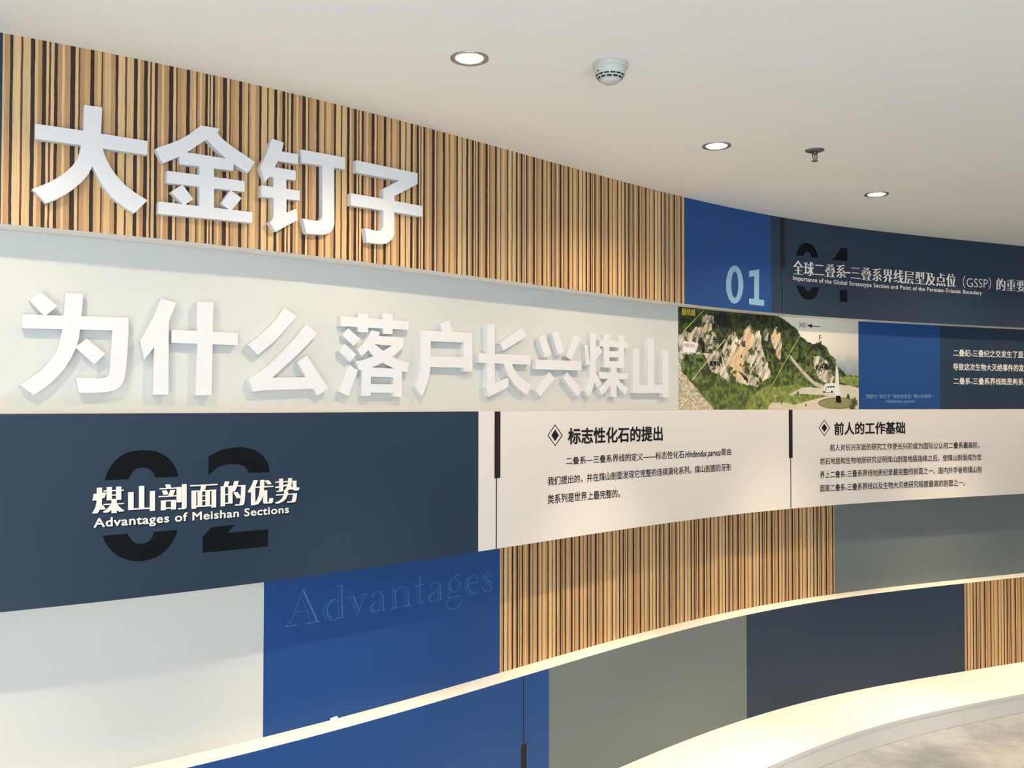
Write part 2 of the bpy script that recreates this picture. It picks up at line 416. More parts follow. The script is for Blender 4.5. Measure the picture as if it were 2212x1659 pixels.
# ---------------- outlines in millimetres: (along the wall, height)
LETTERS = {
 '大': [[[(185.5,2366.7),(228.2,2367.8),(226.8,2298.3),(342.4,2297.9),(342.1,2260.2),(230.7,2260.0),(235.5,2243.7),(242.8,2227.0),(254.5,2207.0),(269.1,2188.9),(289.7,2168.4),(316.5,2151.6),(344.3,2137.9),(311.3,2099.1),(284.4,2112.5),(253.7,2135.1),(232.0,2160.9),(217.5,2187.4),(206.7,2209.7),(197.8,2189.0),(184.1,2168.0),(164.9,2147.2),(144.6,2128.7),(121.7,2112.3),(99.0,2099.5),(67.2,2132.0),(82.7,2140.4),(103.8,2152.8),(123.8,2167.5),(142.6,2184.3),(158.9,2203.3),(171.0,2224.1),(177.1,2243.3),(179.3,2260.4),(72.4,2260.7),(72.7,2298.9),(183.9,2299.0)]]],
 '金': [[[(485.2,2366.1),(539.2,2366.6),(530.3,2354.6),(522.1,2349.3),(500.9,2329.5),(476.4,2308.9),(447.8,2284.3),(426.5,2269.3),(405.1,2256.7),(383.4,2243.2),(363.1,2279.6),(370.4,2285.0),(402.0,2301.2),(428.8,2316.9),(454.1,2336.1),(468.7,2349.9)], [(485.2,2366.1),(530.3,2354.6),(542.2,2342.5),(559.7,2330.4),(587.3,2316.1),(611.2,2304.8),(642.5,2289.3),(621.6,2254.3),(579.1,2273.5),(557.2,2285.1),(525.3,2308.2),(501.5,2329.9),(487.3,2343.0)], [(426.5,2271.2),(448.1,2284.4),(557.2,2285.1),(579.7,2275.5),(578.1,2253.8),(427.6,2248.3)], [(481.4,2267.0),(522.8,2266.2),(523.9,2136.1),(482.5,2136.3)], [(394.2,2225.3),(612.2,2229.1),(612.0,2198.2),(394.1,2191.7)], [(436.2,2193.2),(465.7,2156.8),(439.8,2136.3),(405.0,2168.9)], [(571.5,2197.7),(603.6,2178.9),(572.6,2138.3),(543.2,2155.3)], [(373.1,2138.3),(636.2,2142.8),(636.0,2111.8),(372.4,2104.9)]]],
 '钉': [[[(695.0,2367.0),(732.0,2362.1),(725.7,2334.7),(712.6,2302.6),(704.3,2283.2),(686.8,2253.0),(674.6,2236.6),(657.9,2277.0),(677.4,2318.2)], [(712.4,2334.8),(778.6,2335.6),(778.4,2306.0),(706.6,2304.0)], [(686.6,2284.0),(771.2,2285.1),(771.1,2256.7),(740.6,2254.9),(686.4,2253.5)], [(700.7,2278.8),(739.8,2279.6),(741.9,2156.0),(773.8,2171.9),(778.3,2138.9),(709.1,2095.3),(688.2,2120.2),(696.8,2128.3),(700.9,2139.2),(701.6,2148.7)], [(663.2,2224.9),(784.6,2227.3),(784.8,2198.0),(663.1,2191.8)]], [[(789.0,2351.8),(939.0,2354.6),(939.2,2318.0),(789.7,2313.3)], [(860.2,2323.2),(901.3,2324.4),(903.1,2142.6),(899.8,2130.3),(892.6,2119.5),(881.9,2111.3),(866.4,2105.3),(807.8,2102.2),(795.1,2145.3),(833.3,2144.2),(848.6,2145.6),(857.3,2151.3),(861.2,2162.6)]]],
 '子': [[[(980.4,2353.3),(1221.7,2353.9),(1221.1,2317.8),(1147.6,2316.5),(980.1,2315.5)], [(1144.8,2316.1),(1182.8,2337.5),(1221.7,2340.3),(1221.3,2317.9),(1126.7,2263.1),(1083.6,2247.0),(1083.5,2279.1)], [(1083.5,2279.1),(1126.7,2265.1),(1127.3,2141.5),(1122.3,2127.5),(1110.7,2114.7),(1094.7,2105.6),(1076.4,2101.9),(1021.7,2100.6),(1014.2,2144.7),(1053.7,2141.4),(1067.2,2142.3),(1078.4,2149.3),(1084.1,2162.3)], [(961.3,2246.8),(1243.1,2248.5),(1242.8,2212.9),(961.1,2209.0)]]],
 '为': [[[(99.5,1883.4),(139.7,1848.2),(115.8,1825.7),(110.6,1818.1),(104.7,1824.2),(72.3,1858.9)], [(55.7,1822.2),(320.6,1827.2),(320.1,1791.1),(56.1,1786.0)], [(158.1,1884.5),(203.1,1885.0),(199.0,1824.9),(196.2,1788.5),(193.0,1764.5),(186.3,1739.1),(174.5,1711.8),(161.0,1687.3),(144.2,1664.8),(124.2,1643.4),(104.3,1626.7),(85.4,1612.9),(51.6,1639.8),(75.9,1656.4),(98.8,1675.0),(118.6,1697.4),(135.2,1721.7),(145.0,1749.7),(151.5,1781.3),(155.3,1822.2)], [(278.3,1794.5),(320.9,1796.5),(318.0,1719.7),(313.5,1671.7),(310.0,1654.4),(301.3,1639.0),(288.6,1628.4),(272.4,1623.5),(233.1,1619.8),(195.4,1619.5),(186.3,1660.0),(223.9,1659.1),(255.8,1659.6),(266.6,1663.2),(271.0,1672.8),(273.5,1693.7),(276.6,1746.9)], [(213.1,1765.6),(260.6,1725.1),(232.3,1697.4),(185.4,1740.3),(188.9,1746.0)]]],
 '什': [[[(408.1,1886.3),(451.0,1876.9),(443.1,1854.6),(430.1,1823.6),(431.5,1617.0),(388.4,1615.8),(390.8,1748.8),(363.8,1713.1),(352.0,1764.7),(370.2,1798.0),(390.0,1838.3),(400.8,1867.1)]], [[(512.1,1884.2),(559.2,1885.5),(557.5,1799.4),(557.8,1762.5),(556.0,1616.0),(508.6,1615.1),(513.2,1762.6),(510.6,1835.6)], [(439.8,1799.8),(635.3,1799.2),(634.5,1764.0),(439.2,1762.5)]]],
 '么': [[[(784.5,1884.1),(826.8,1861.2),(808.9,1840.3),(782.9,1811.4),(755.2,1782.7),(727.8,1760.2),(698.8,1737.5),(666.7,1767.3),(692.2,1784.7),(714.9,1804.1),(740.0,1826.7),(761.1,1850.3),(771.7,1865.6)]], [[(860.5,1838.3),(900.1,1811.4),(869.5,1778.9),(831.6,1743.6),(788.0,1705.7),(746.4,1670.1),(745.6,1632.8),(718.3,1631.6),(687.3,1626.9),(668.6,1664.4),(695.1,1680.2),(728.2,1702.2),(761.9,1732.3),(796.3,1764.9),(829.0,1799.9),(846.7,1822.6)], [(728.5,1669.7),(874.8,1674.2),(893.3,1638.4),(718.3,1631.6),(701.7,1628.9)], [(864.1,1740.7),(940.8,1640.0),(902.1,1616.8),(888.2,1638.8),(861.2,1673.9),(830.7,1720.4)]]],
 '落': [[[(985.6,1871.5),(1260.0,1871.5),(1258.8,1842.2),(984.6,1839.4)], [(1052.4,1885.8),(1092.2,1886.9),(1092.5,1824.5),(1052.3,1824.0)], [(1150.8,1890.8),(1191.4,1891.9),(1191.7,1824.7),(1152.6,1823.6)]], [[(1015.3,1833.3),(1060.5,1802.8),(1036.9,1778.3),(992.9,1810.4)]], [[(1001.6,1783.3),(1047.2,1751.5),(1022.6,1725.8),(980.1,1759.4)]], [[(1019.1,1716.3),(1053.5,1699.9),(1016.7,1616.2),(980.9,1630.6),(995.0,1660.2),(1011.0,1701.8)]], [[(1107.1,1833.4),(1140.1,1828.1),(1134.4,1815.6),(1119.7,1787.5),(1094.1,1767.3),(1067.1,1745.6),(1049.5,1766.5),(1072.2,1785.4),(1091.4,1808.4)], [(1188.8,1785.5),(1206.7,1805.9),(1237.4,1813.6),(1237.5,1785.0),(1217.3,1767.1),(1190.3,1748.0),(1171.3,1737.7),(1151.1,1727.9),(1109.1,1710.8),(1087.1,1704.8),(1058.2,1700.1),(1043.8,1728.5),(1082.1,1735.7),(1115.0,1747.9),(1153.5,1765.2)], [(1128.2,1816.3),(1237.4,1813.6),(1237.5,1786.6),(1188.8,1785.5),(1119.7,1787.5),(1117.2,1801.6)], [(1119.7,1787.5),(1153.5,1765.2),(1190.3,1748.0),(1222.6,1738.4),(1262.0,1729.3),(1252.9,1697.8),(1220.2,1702.2),(1199.0,1709.6),(1151.1,1727.9),(1115.0,1747.9),(1094.1,1767.3),(1106.1,1793.0)], [(1058.2,1701.1),(1087.1,1711.8),(1109.5,1710.8),(1199.5,1709.7),(1233.2,1707.7),(1232.8,1680.7),(1067.9,1680.4),(1067.8,1701.3)], [(1067.8,1703.3),(1104.2,1704.3),(1102.7,1617.3),(1067.1,1617.1)], [(1195.6,1704.6),(1233.2,1703.1),(1230.5,1615.5),(1195.3,1615.9)], [(1068.1,1656.6),(1232.1,1656.3),(1231.0,1627.9),(1068.2,1628.5)]]],
 '户': [[[(1441.4,1886.5),(1462.9,1843.6),(1413.1,1840.9),(1400.7,1872.7)], [(1313.2,1844.6),(1553.6,1847.6),(1553.7,1812.5),(1312.2,1808.0)], [(1313.2,1844.6),(1357.1,1845.2),(1357.6,1719.2),(1353.0,1694.2),(1343.5,1666.5),(1331.8,1638.9),(1318.9,1617.8),(1290.7,1649.3),(1301.1,1671.2),(1309.1,1696.8),(1312.5,1733.3)], [(1512.7,1834.9),(1553.6,1837.1),(1554.8,1708.2),(1512.4,1707.1)], [(1347.9,1755.9),(1553.8,1759.3),(1554.0,1721.9),(1348.1,1718.9)]]],
 '长': [[[(1629.5,1885.1),(1669.0,1887.0),(1669.5,1667.8),(1742.0,1689.2),(1741.2,1655.2),(1641.9,1618.7),(1620.4,1653.5),(1626.3,1660.0),(1630.1,1673.0)], [(1587.7,1776.9),(1864.2,1777.9),(1863.4,1742.0),(1587.8,1741.8)], [(1716.4,1746.0),(1758.1,1743.5),(1775.8,1719.4),(1800.6,1697.1),(1833.9,1677.6),(1869.1,1663.7),(1841.0,1626.7),(1806.2,1643.6),(1767.8,1669.8),(1740.6,1699.5),(1724.4,1725.5)]], [[(1812.7,1881.9),(1842.6,1851.4),(1715.7,1790.7),(1694.4,1818.3)]]],
 '兴': [[[(1891.4,1763.3),(2166.1,1767.2),(2164.5,1728.1),(1890.6,1726.3)]], [[(1939.4,1863.8),(1983.4,1791.9),(1946.8,1772.2),(1906.7,1848.3)]], [[(2020.0,1882.1),(2058.2,1802.4),(2023.0,1786.9),(1986.3,1869.5)]], [[(2119.4,1873.5),(2158.3,1858.8),(2102.5,1768.3),(2068.9,1783.6)]], [[(1971.7,1716.7),(2002.8,1692.6),(1917.9,1619.5),(1890.7,1645.6)]], [[(2079.5,1717.8),(2167.6,1649.8),(2138.0,1621.9),(2053.1,1695.6)]]],
 '煤': [[[(2203.4,1836.9),(2217.7,1755.7),(2193.9,1749.2),(2183.8,1833.3)]], [[(2220.0,1884.3),(2256.1,1885.9),(2256.0,1774.6),(2253.8,1723.4),(2246.3,1679.5),(2235.1,1652.4),(2214.4,1620.1),(2185.0,1644.6),(2201.8,1670.5),(2213.5,1701.7),(2218.6,1745.4)], [(2254.5,1817.3),(2273.8,1834.9),(2296.5,1811.7),(2254.4,1773.5)], [(2251.2,1725.5),(2293.1,1677.2),(2268.2,1658.0),(2243.1,1685.7)]], [[(2280.3,1860.0),(2465.9,1860.9),(2467.5,1833.2),(2280.3,1833.1)], [(2306.3,1885.3),(2343.0,1886.2),(2342.8,1744.7),(2306.2,1745.8)], [(2403.7,1885.4),(2441.6,1885.6),(2440.3,1746.4),(2403.5,1746.4)], [(2306.3,1814.2),(2440.5,1817.6),(2440.4,1791.0),(2306.2,1788.3)], [(2306.2,1771.5),(2440.4,1774.4),(2440.3,1745.7),(2306.2,1745.4)], [(2353.7,1747.2),(2391.1,1746.1),(2390.0,1621.1),(2353.5,1622.0)], [(2276.3,1725.7),(2465.6,1725.4),(2464.9,1697.3),(2276.9,1697.2)], [(2335.6,1698.0),(2371.8,1698.7),(2353.6,1671.2),(2325.7,1649.2),(2292.4,1629.6),(2271.1,1657.4),(2309.4,1675.4)], [(2403.4,1698.3),(2421.8,1680.4),(2467.2,1660.5),(2448.6,1631.6),(2421.7,1648.2),(2390.0,1672.4),(2371.8,1698.7)]]],
 '山': [[[(2501.5,1833.1),(2542.7,1833.7),(2544.0,1656.0),(2501.1,1639.2)], [(2501.2,1676.2),(2708.1,1678.7),(2708.0,1640.4),(2501.1,1639.2)], [(2601.6,1885.0),(2646.4,1886.8),(2644.7,1668.4),(2602.8,1667.8)], [(2703.3,1834.8),(2746.0,1835.4),(2747.7,1621.0),(2705.1,1621.4)]]],
}
BLACK_02 = [[(248.0,1389.0),(255.5,1411.9),(261.5,1423.4),(269.9,1434.8),(279.6,1445.4),(289.4,1453.7),(301.7,1459.8),(314.1,1463.4),(329.2,1465.6),(344.4,1466.0),(359.7,1465.0),(375.2,1463.0),(388.2,1457.3),(401.3,1450.2),(411.9,1441.8),(419.9,1432.1),(427.9,1421.0),(433.4,1410.0),(436.6,1400.4),(438.9,1390.3),(377.1,1390.5),(374.5,1397.8),(370.5,1404.6),(365.9,1410.6),(360.2,1414.3),(352.5,1418.1),(344.8,1419.4),(337.2,1418.7),(329.7,1416.9),(322.7,1412.4),(317.2,1406.8),(312.3,1398.6),(308.6,1389.6)], [(521.7,1442.7),(548.4,1456.5),(564.0,1461.3),(579.8,1464.5),(597.2,1466.5),(614.8,1466.6),(632.5,1464.4),(647.5,1460.6),(662.6,1454.4),(674.8,1446.9),(685.5,1437.7),(693.3,1427.6),(698.9,1417.4),(702.7,1407.1),(704.3,1390.7),(639.6,1391.4),(638.4,1397.1),(634.5,1402.9),(629.1,1409.4),(621.1,1413.9),(612.2,1417.1),(600.5,1418.4),(585.9,1419.3),(571.5,1418.2),(557.3,1414.6),(545.9,1409.5),(522.2,1390.3)], [(244.6,1244.2),(307.5,1244.4),(310.1,1238.0),(313.9,1231.4),(318.4,1225.8),(324.0,1220.6),(331.6,1216.5),(339.1,1214.8),(348.0,1214.9),(356.9,1217.3),(364.5,1221.9),(369.6,1228.1),(372.6,1235.8),(374.6,1244.1),(437.0,1244.5),(434.9,1233.4),(429.7,1221.7),(423.2,1210.2),(414.1,1198.9),(404.7,1188.6),(393.3,1180.8),(380.4,1174.1),(365.0,1170.3),(348.5,1168.2),(332.0,1169.0),(316.9,1171.7),(304.4,1176.0),(289.5,1183.4),(277.2,1192.9),(266.1,1204.2),(257.5,1215.3),(249.6,1230.2)], [(506.9,1220.5),(533.2,1244.4),(599.5,1245.5),(578.3,1224.7),(701.6,1224.3),(700.7,1174.8),(507.3,1174.8)]]
BLACK_01 = [[(3604.3,2342.5),(3610.0,2359.2),(3616.6,2373.4),(3627.1,2386.8),(3640.9,2397.3),(3657.0,2406.5),(3677.2,2411.6),(3695.7,2412.8),(3713.3,2410.6),(3730.9,2402.9),(3745.3,2390.4),(3757.2,2376.6),(3765.1,2364.6),(3770.6,2343.0),(3714.4,2342.7),(3714.4,2350.4),(3711.3,2357.3),(3704.9,2363.8),(3696.9,2367.0),(3688.9,2367.9),(3680.8,2365.5),(3671.1,2360.9),(3664.7,2353.2),(3660.5,2341.9)], [(3937.8,2409.2),(3988.2,2411.1),(3987.6,2343.3),(3869.1,2341.0),(3897.3,2358.8),(3921.6,2386.0)], [(3605.5,2189.4),(3663.4,2189.7),(3665.7,2182.7),(3671.3,2176.6),(3679.3,2170.0),(3687.3,2166.7),(3695.3,2166.7),(3705.0,2170.6),(3714.7,2179.5),(3719.6,2189.7),(3772.5,2190.4),(3770.0,2176.5),(3763.5,2160.7),(3754.6,2148.0),(3743.2,2137.4),(3730.3,2129.5),(3715.1,2124.8),(3687.0,2122.0),(3670.9,2124.3),(3654.9,2129.3),(3637.3,2140.6),(3623.0,2157.1),(3613.4,2171.6)], [(3930.3,2189.4),(3986.3,2191.1),(3985.7,2126.3),(3929.7,2127.2)]]
BLUE_01 = [[(3142.0,2249.5),(3152.0,2249.3),(3161.8,2246.9),(3171.1,2242.3),(3179.7,2235.6),(3187.4,2227.0),(3193.9,2216.7),(3199.1,2204.9),(3202.9,2192.0),(3205.2,2178.2),(3205.9,2164.0),(3205.0,2149.6),(3202.5,2135.5),(3198.6,2122.0),(3193.2,2109.4),(3186.6,2098.1),(3178.8,2088.2),(3170.2,2080.2),(3160.8,2074.1),(3151.0,2070.1),(3140.9,2068.3),(3130.9,2068.7),(3121.1,2071.4),(3111.8,2076.1),(3103.2,2082.9),(3095.6,2091.5),(3089.2,2101.8),(3084.0,2113.4),(3080.2,2126.1),(3077.9,2139.7),(3077.2,2153.6),(3078.1,2167.7),(3080.5,2181.6),(3084.4,2195.0),(3089.7,2207.5),(3096.3,2218.8),(3104.1,2228.7),(3112.7,2236.9),(3122.0,2243.2),(3131.9,2247.4)], [(3142.9,2221.7),(3148.1,2220.9),(3153.1,2217.8),(3157.7,2212.4),(3161.7,2204.9),(3164.9,2195.7),(3167.4,2185.0),(3168.8,2173.3),(3169.2,2161.1),(3168.7,2148.8),(3167.1,2136.8),(3164.5,2125.8),(3161.2,2116.0),(3157.1,2107.9),(3152.4,2101.7),(3147.4,2097.8),(3142.2,2096.2),(3137.0,2097.1),(3132.0,2100.3),(3127.4,2105.7),(3123.4,2113.2),(3120.1,2122.4),(3117.7,2133.0),(3116.3,2144.6),(3115.8,2156.8),(3116.4,2169.0),(3118.0,2180.9),(3120.5,2191.9),(3123.9,2201.7),(3128.0,2209.8),(3132.6,2216.0),(3137.7,2220.0)], [(3249.3,2233.2),(3325.3,2247.6),(3323.2,2101.1),(3362.4,2100.6),(3361.5,2071.4),(3249.4,2072.0),(3249.6,2101.0),(3287.0,2101.2),(3287.7,2211.7),(3249.6,2204.2)]]
DIAMOND_1 = [[(1924.4,1513.9),(1968.8,1470.4),(1924.4,1429.0),(1880.7,1472.5)], [(1924.4,1508.4),(1962.5,1470.6),(1924.4,1434.5),(1886.8,1472.3)], [(1924.4,1494.2),(1946.6,1470.9),(1924.4,1448.7),(1902.3,1472.0)]]
DIAMOND_2 = [[(3808.8,1513.7),(3852.2,1470.5),(3808.1,1428.3),(3764.6,1471.5)], [(3808.7,1507.6),(3846.0,1470.6),(3808.1,1434.4),(3770.8,1471.5)], [(3808.6,1493.1),(3830.2,1470.7),(3808.2,1448.9),(3786.7,1471.3)]]
ADVANTAGES = [(1.9,[(805.6,908.6),(824.9,922.3),(833.6,936.8),(851.2,975.3),(867.1,1014.3)]),(6.4,[(868.2,1014.2),(883.7,980.3),(902.2,942.6),(919.1,908.1)]),(1.6,[(863.7,986.2),(874.7,962.5),(885.8,938.6),(894.4,908.7)]),(1.6,[(840.7,946.8),(882.1,944.9)]),(3.1,[(805.6,908.6),(846.3,907.1)]),(2.9,[(876.9,907.2),(928.4,906.7)]),(4.9,[(1008.5,1010.6),(1010.0,959.6),(1011.5,906.4)]),(1.6,[(997.7,1006.5),(997.2,958.2),(996.7,907.6)]),(2.0,[(988.4,1008.3),(1012.4,1011.1)]),(2.0,[(992.9,905.9),(1020.1,905.1)]),(2.0,[(997.2,961.4),(981.0,968.6),(961.9,966.3),(945.0,952.6),(939.4,937.2),(943.3,920.5),(954.7,907.5),(969.9,902.9),(985.2,904.5),(996.7,910.9)]),(4.6,[(979.1,964.6),(963.8,958.9),(954.5,941.5),(957.3,921.7),(969.9,909.4)]),(2.0,[(1031.4,968.1),(1061.2,969.0)]),(2.0,[(1087.3,968.1),(1108.5,967.8)]),(1.7,[(1040.5,965.9),(1055.4,936.7),(1069.6,904.8)]),(5.0,[(1054.0,966.7),(1065.3,941.9),(1076.7,917.0)]),(2.0,[(1069.6,904.8),(1085.5,935.7),(1101.6,966.8)]),(2.0,[(1128.3,953.7),(1131.6,965.3),(1149.0,970.4),(1164.9,966.8),(1172.2,953.6)]),(1.7,[(1159.5,958.8),(1161.9,911.0)]),(4.4,[(1170.9,955.5),(1174.6,905.7)]),(2.0,[(1164.0,905.3),(1183.0,904.5)]),(2.0,[(1159.6,938.4),(1136.7,934.3),(1120.2,923.9),(1119.1,910.7),(1132.7,904.2),(1151.4,905.8),(1161.0,911.1)]),(3.4,[(1131.8,930.6),(1125.2,919.8),(1133.5,906.8)]),(3.0,[(1127.5,956.5),(1138.7,954.2)]),(1.7,[(1211.4,961.8),(1213.8,906.0)]),(4.5,[(1221.8,963.9),(1225.9,907.6)]),(2.4,[(1203.5,904.8),(1238.1,904.8)]),(2.1,[(1204.1,963.5),(1223.5,966.4)]),(2.1,[(1225.7,960.6),(1240.9,969.9),(1260.6,971.7),(1274.8,963.5),(1279.4,949.0)]),(1.7,[(1265.1,960.7),(1268.9,904.7)]),(4.5,[(1277.6,952.0),(1281.4,904.2)]),(2.4,[(1254.3,904.1),(1288.5,903.8)]),(4.2,[(1330.5,998.2),(1329.8,959.6),(1329.5,928.0),(1332.7,913.4),(1341.9,906.4),(1349.3,911.0)]),(1.8,[(1317.9,968.2),(1315.4,917.7),(1323.7,905.6),(1338.3,901.3)]),(2.1,[(1307.5,966.1),(1346.3,967.2)]),(2.1,[(1377.8,952.3),(1382.5,963.8),(1399.8,969.3),(1417.4,963.4),(1426.0,950.0)]),(1.8,[(1410.8,955.7),(1414.3,905.8)]),(4.7,[(1422.2,952.3),(1426.2,902.6)]),(2.1,[(1414.3,901.5),(1434.8,903.5)]),(2.1,[(1411.8,936.9),(1388.2,931.3),(1369.6,922.2),(1367.3,910.1),(1379.0,903.1),(1397.7,903.2),(1412.8,908.9)]),(3.6,[(1379.8,927.9),(1373.3,916.4),(1381.3,904.6)]),(2.2,[(1487.9,970.0),(1500.3,965.9),(1510.3,957.7),(1515.9,947.0),(1516.0,935.9),(1510.5,926.7),(1500.5,921.2),(1488.1,920.5),(1475.8,924.6),(1465.9,932.9),(1460.4,943.5),(1460.4,954.4),(1465.8,963.6),(1475.6,969.1),(1487.9,970.0)]),(4.0,[(1476.7,967.8),(1467.0,948.1),(1476.8,926.8)]),(2.9,[(1486.4,970.9),(1495.3,981.4),(1507.6,982.0),(1514.6,973.8)]),(2.5,[(1471.9,923.8),(1459.8,914.7),(1462.3,905.3),(1479.3,902.8),(1506.4,906.2),(1522.8,898.3),(1524.9,885.2),(1514.0,868.5),(1489.3,859.5),(1464.9,865.8),(1452.2,877.9),(1455.1,891.9),(1469.6,900.6)]),(2.2,[(1559.9,939.9),(1604.9,941.9),(1601.3,958.8),(1581.7,969.6),(1559.8,966.8),(1544.7,950.4),(1543.8,926.6),(1553.9,908.6),(1574.3,900.1),(1594.7,903.9),(1606.6,914.9)]),(4.4,[(1562.9,962.7),(1554.8,939.8),(1562.0,916.7),(1579.4,904.6)]),(2.6,[(1674.7,948.1),(1672.0,960.9),(1654.5,968.1),(1636.1,964.0),(1632.0,951.8),(1644.1,937.1),(1665.2,924.8),(1678.6,913.5),(1675.9,902.5),(1657.4,900.2),(1636.3,906.2),(1629.4,920.3)]),(4.5,[(1642.4,955.0),(1657.2,941.0),(1674.3,928.1)])]
TEXTS = {
 'P1': [('heading','标志性化石的提出',[(2000.7,1435.1),(2000.7,1496.5),(2612.6,1433.3),(2612.8,1494.7)]),('body','二叠系—三叠系界线的定义——标志性化石',[(1987.6,1355.2),(1987.6,1384.3),(2766.1,1350.9),(2766.2,1385.0)]),('italic','Hindeodus parvus',[(2772.7,1353.8),(2772.8,1380.6),(3032.6,1353.0),(3032.8,1382.0)]),('body','是由',[(3036.0,1353.3),(3036.2,1385.1),(3109.8,1352.5),(3110.0,1384.5)]),('body','我们提出的，并在煤山剖面发现它完整的连续演化系列。煤山剖面的牙形',[(1882.2,1281.2),(1882.2,1313.8),(3109.4,1278.6),(3109.6,1313.4)]),('body','类系列是世界上最完整的。',[(1882.3,1211.4),(1882.2,1246.6),(2323.0,1206.6),(2323.1,1240.9)])],
 'P2': [('heading','前人的工作基础',[(3883.3,1433.8),(3883.9,1497.4),(4409.3,1433.9),(4409.9,1497.0)]),('body','前人对长兴灰岩的研究工作使长兴阶成为国际公认的二叠系最高阶。',[(3849.5,1350.4),(3849.8,1386.4),(4984.2,1344.0),(4984.7,1379.4)]),('body','岩石地层和生物地层研究证明煤山剖面地层连续之后，使煤山剖面成为世',[(3774.4,1282.1),(3774.7,1317.7),(4998.2,1274.8),(4998.6,1310.8)]),('body','界上二叠系-三叠系界线地质纪录最完整的剖面之一。国内外学者称煤山剖',[(3773.9,1213.2),(3774.1,1248.8),(4997.2,1204.4),(4997.7,1241.7)]),('body','面是二叠系-三叠系界线以及生物大灭绝研究程度最高的剖面之一。',[(3773.3,1144.5),(3773.6,1180.1),(4864.9,1134.0),(4865.4,1171.7)])],
 'P02': [('song','煤山剖面的优势',[(223.4,1302.0),(222.7,1371.4),(796.4,1296.5),(795.9,1370.3)]),('latin','Advantages of Meishan Sections',[(223.3,1267.7),(223.0,1290.5),(766.6,1268.0),(766.4,1289.2)])],
 'P01': [('song','全球二叠系',[(3583.4,2243.4),(3583.9,2315.3),(3970.8,2250.9),(3971.4,2321.8)]),('dash','-',[(3974.3,2279.3),(3974.3,2286.0),(4008.6,2279.4),(4008.7,2286.2)]),('song','三叠系界线层型及点位',[(4014.0,2249.2),(4014.6,2319.9),(4805.8,2251.5),(4806.7,2325.3)]),('thin','（GSSP）',[(4863.2,2250.8),(4864.0,2320.7),(5089.4,2255.2),(5090.3,2321.4)]),('song','的重要性',[(5137.6,2250.2),(5138.5,2321.0),(5458.0,2252.1),(5459.0,2320.8)]),('latin','Importance of the Global Stratotype Section and Point of the Permian-Triassic Boundary',[(3580.8,2215.7),(3580.9,2237.3),(5014.2,2219.4),(5014.5,2240.3)])],
 'PB': [('body','二叠纪-三叠纪之交发生了显生宙',[(4891.8,1869.8),(4892.3,1908.9),(5559.6,1870.6),(5560.2,1911.7)]),('body','导致这次生物大灭绝事件的发生',[(4890.9,1788.8),(4891.3,1828.8),(5516.0,1789.9),(5516.6,1831.8)]),('body','二叠系-三叠系界线既是两系之间',[(4892.5,1707.9),(4892.9,1745.1),(5557.3,1708.4),(5557.9,1749.4)])],
 'PC': [('light','顶部为 “金钉子” 标志性化石” 微小欣德刺 ”',[(4221.5,1625.1),(4221.7,1646.7),(4735.2,1627.9),(4735.5,1650.5)]),('italic2','Hindeodus parvus',[(4366.8,1601.7),(4367.0,1617.6),(4587.0,1602.1),(4587.2,1618.3)])],
 'PM': [('yellow','殷坑组',[(2869.3,2004.3),(2869.4,2035.9),(2966.0,2006.5),(2966.1,2036.7)]),('black','长',[(3094.2,1886.2),(3094.3,1916.2),(3122.4,1887.0),(3122.5,1917.2)]),('black','兴',[(3201.6,1876.5),(3201.7,1907.0),(3230.8,1877.3),(3231.0,1907.9)]),('black','组',[(3306.4,1874.5),(3306.6,1904.4),(3334.8,1875.1),(3335.0,1905.2)]),('black','煤山段',[(3011.5,1832.5),(3011.6,1853.9),(3090.2,1834.5),(3090.3,1856.6)]),('black','葆青段',[(3069.2,1773.3),(3069.3,1797.3),(3148.8,1774.5),(3148.9,1798.7)]),('black','长兴组',[(3848.3,1772.7),(3848.5,1802.3),(3943.0,1773.9),(3943.2,1803.8)]),('grey','300°',[(3731.1,1991.2),(3731.3,2015.8),(3787.3,1993.3),(3787.5,2018.0)]),('red','F',[(3878.2,1929.9),(3878.4,1955.3),(3895.8,1930.3),(3896.0,1955.7)]),('maroon','中国 长兴',[(2886.8,1857.7),(2886.8,1874.2),(2959.3,1856.7),(2959.4,1874.4)])],
}
M_HILL = [[(2827.7,2049.5),(3563.1,2045.0),(3630.9,2021.7),(3719.0,1976.9),(3745.9,1942.1),(3800.0,1915.4),(3833.9,1906.9),(3867.9,1915.3),(3895.1,1923.6),(3901.8,1906.8),(3935.6,1893.2),(3949.0,1866.8),(3996.3,1833.7),(4009.5,1794.7),(4036.6,1780.5),(4077.2,1751.6),(4179.3,1743.2),(4177.6,1548.7),(2825.9,1554.1)]]
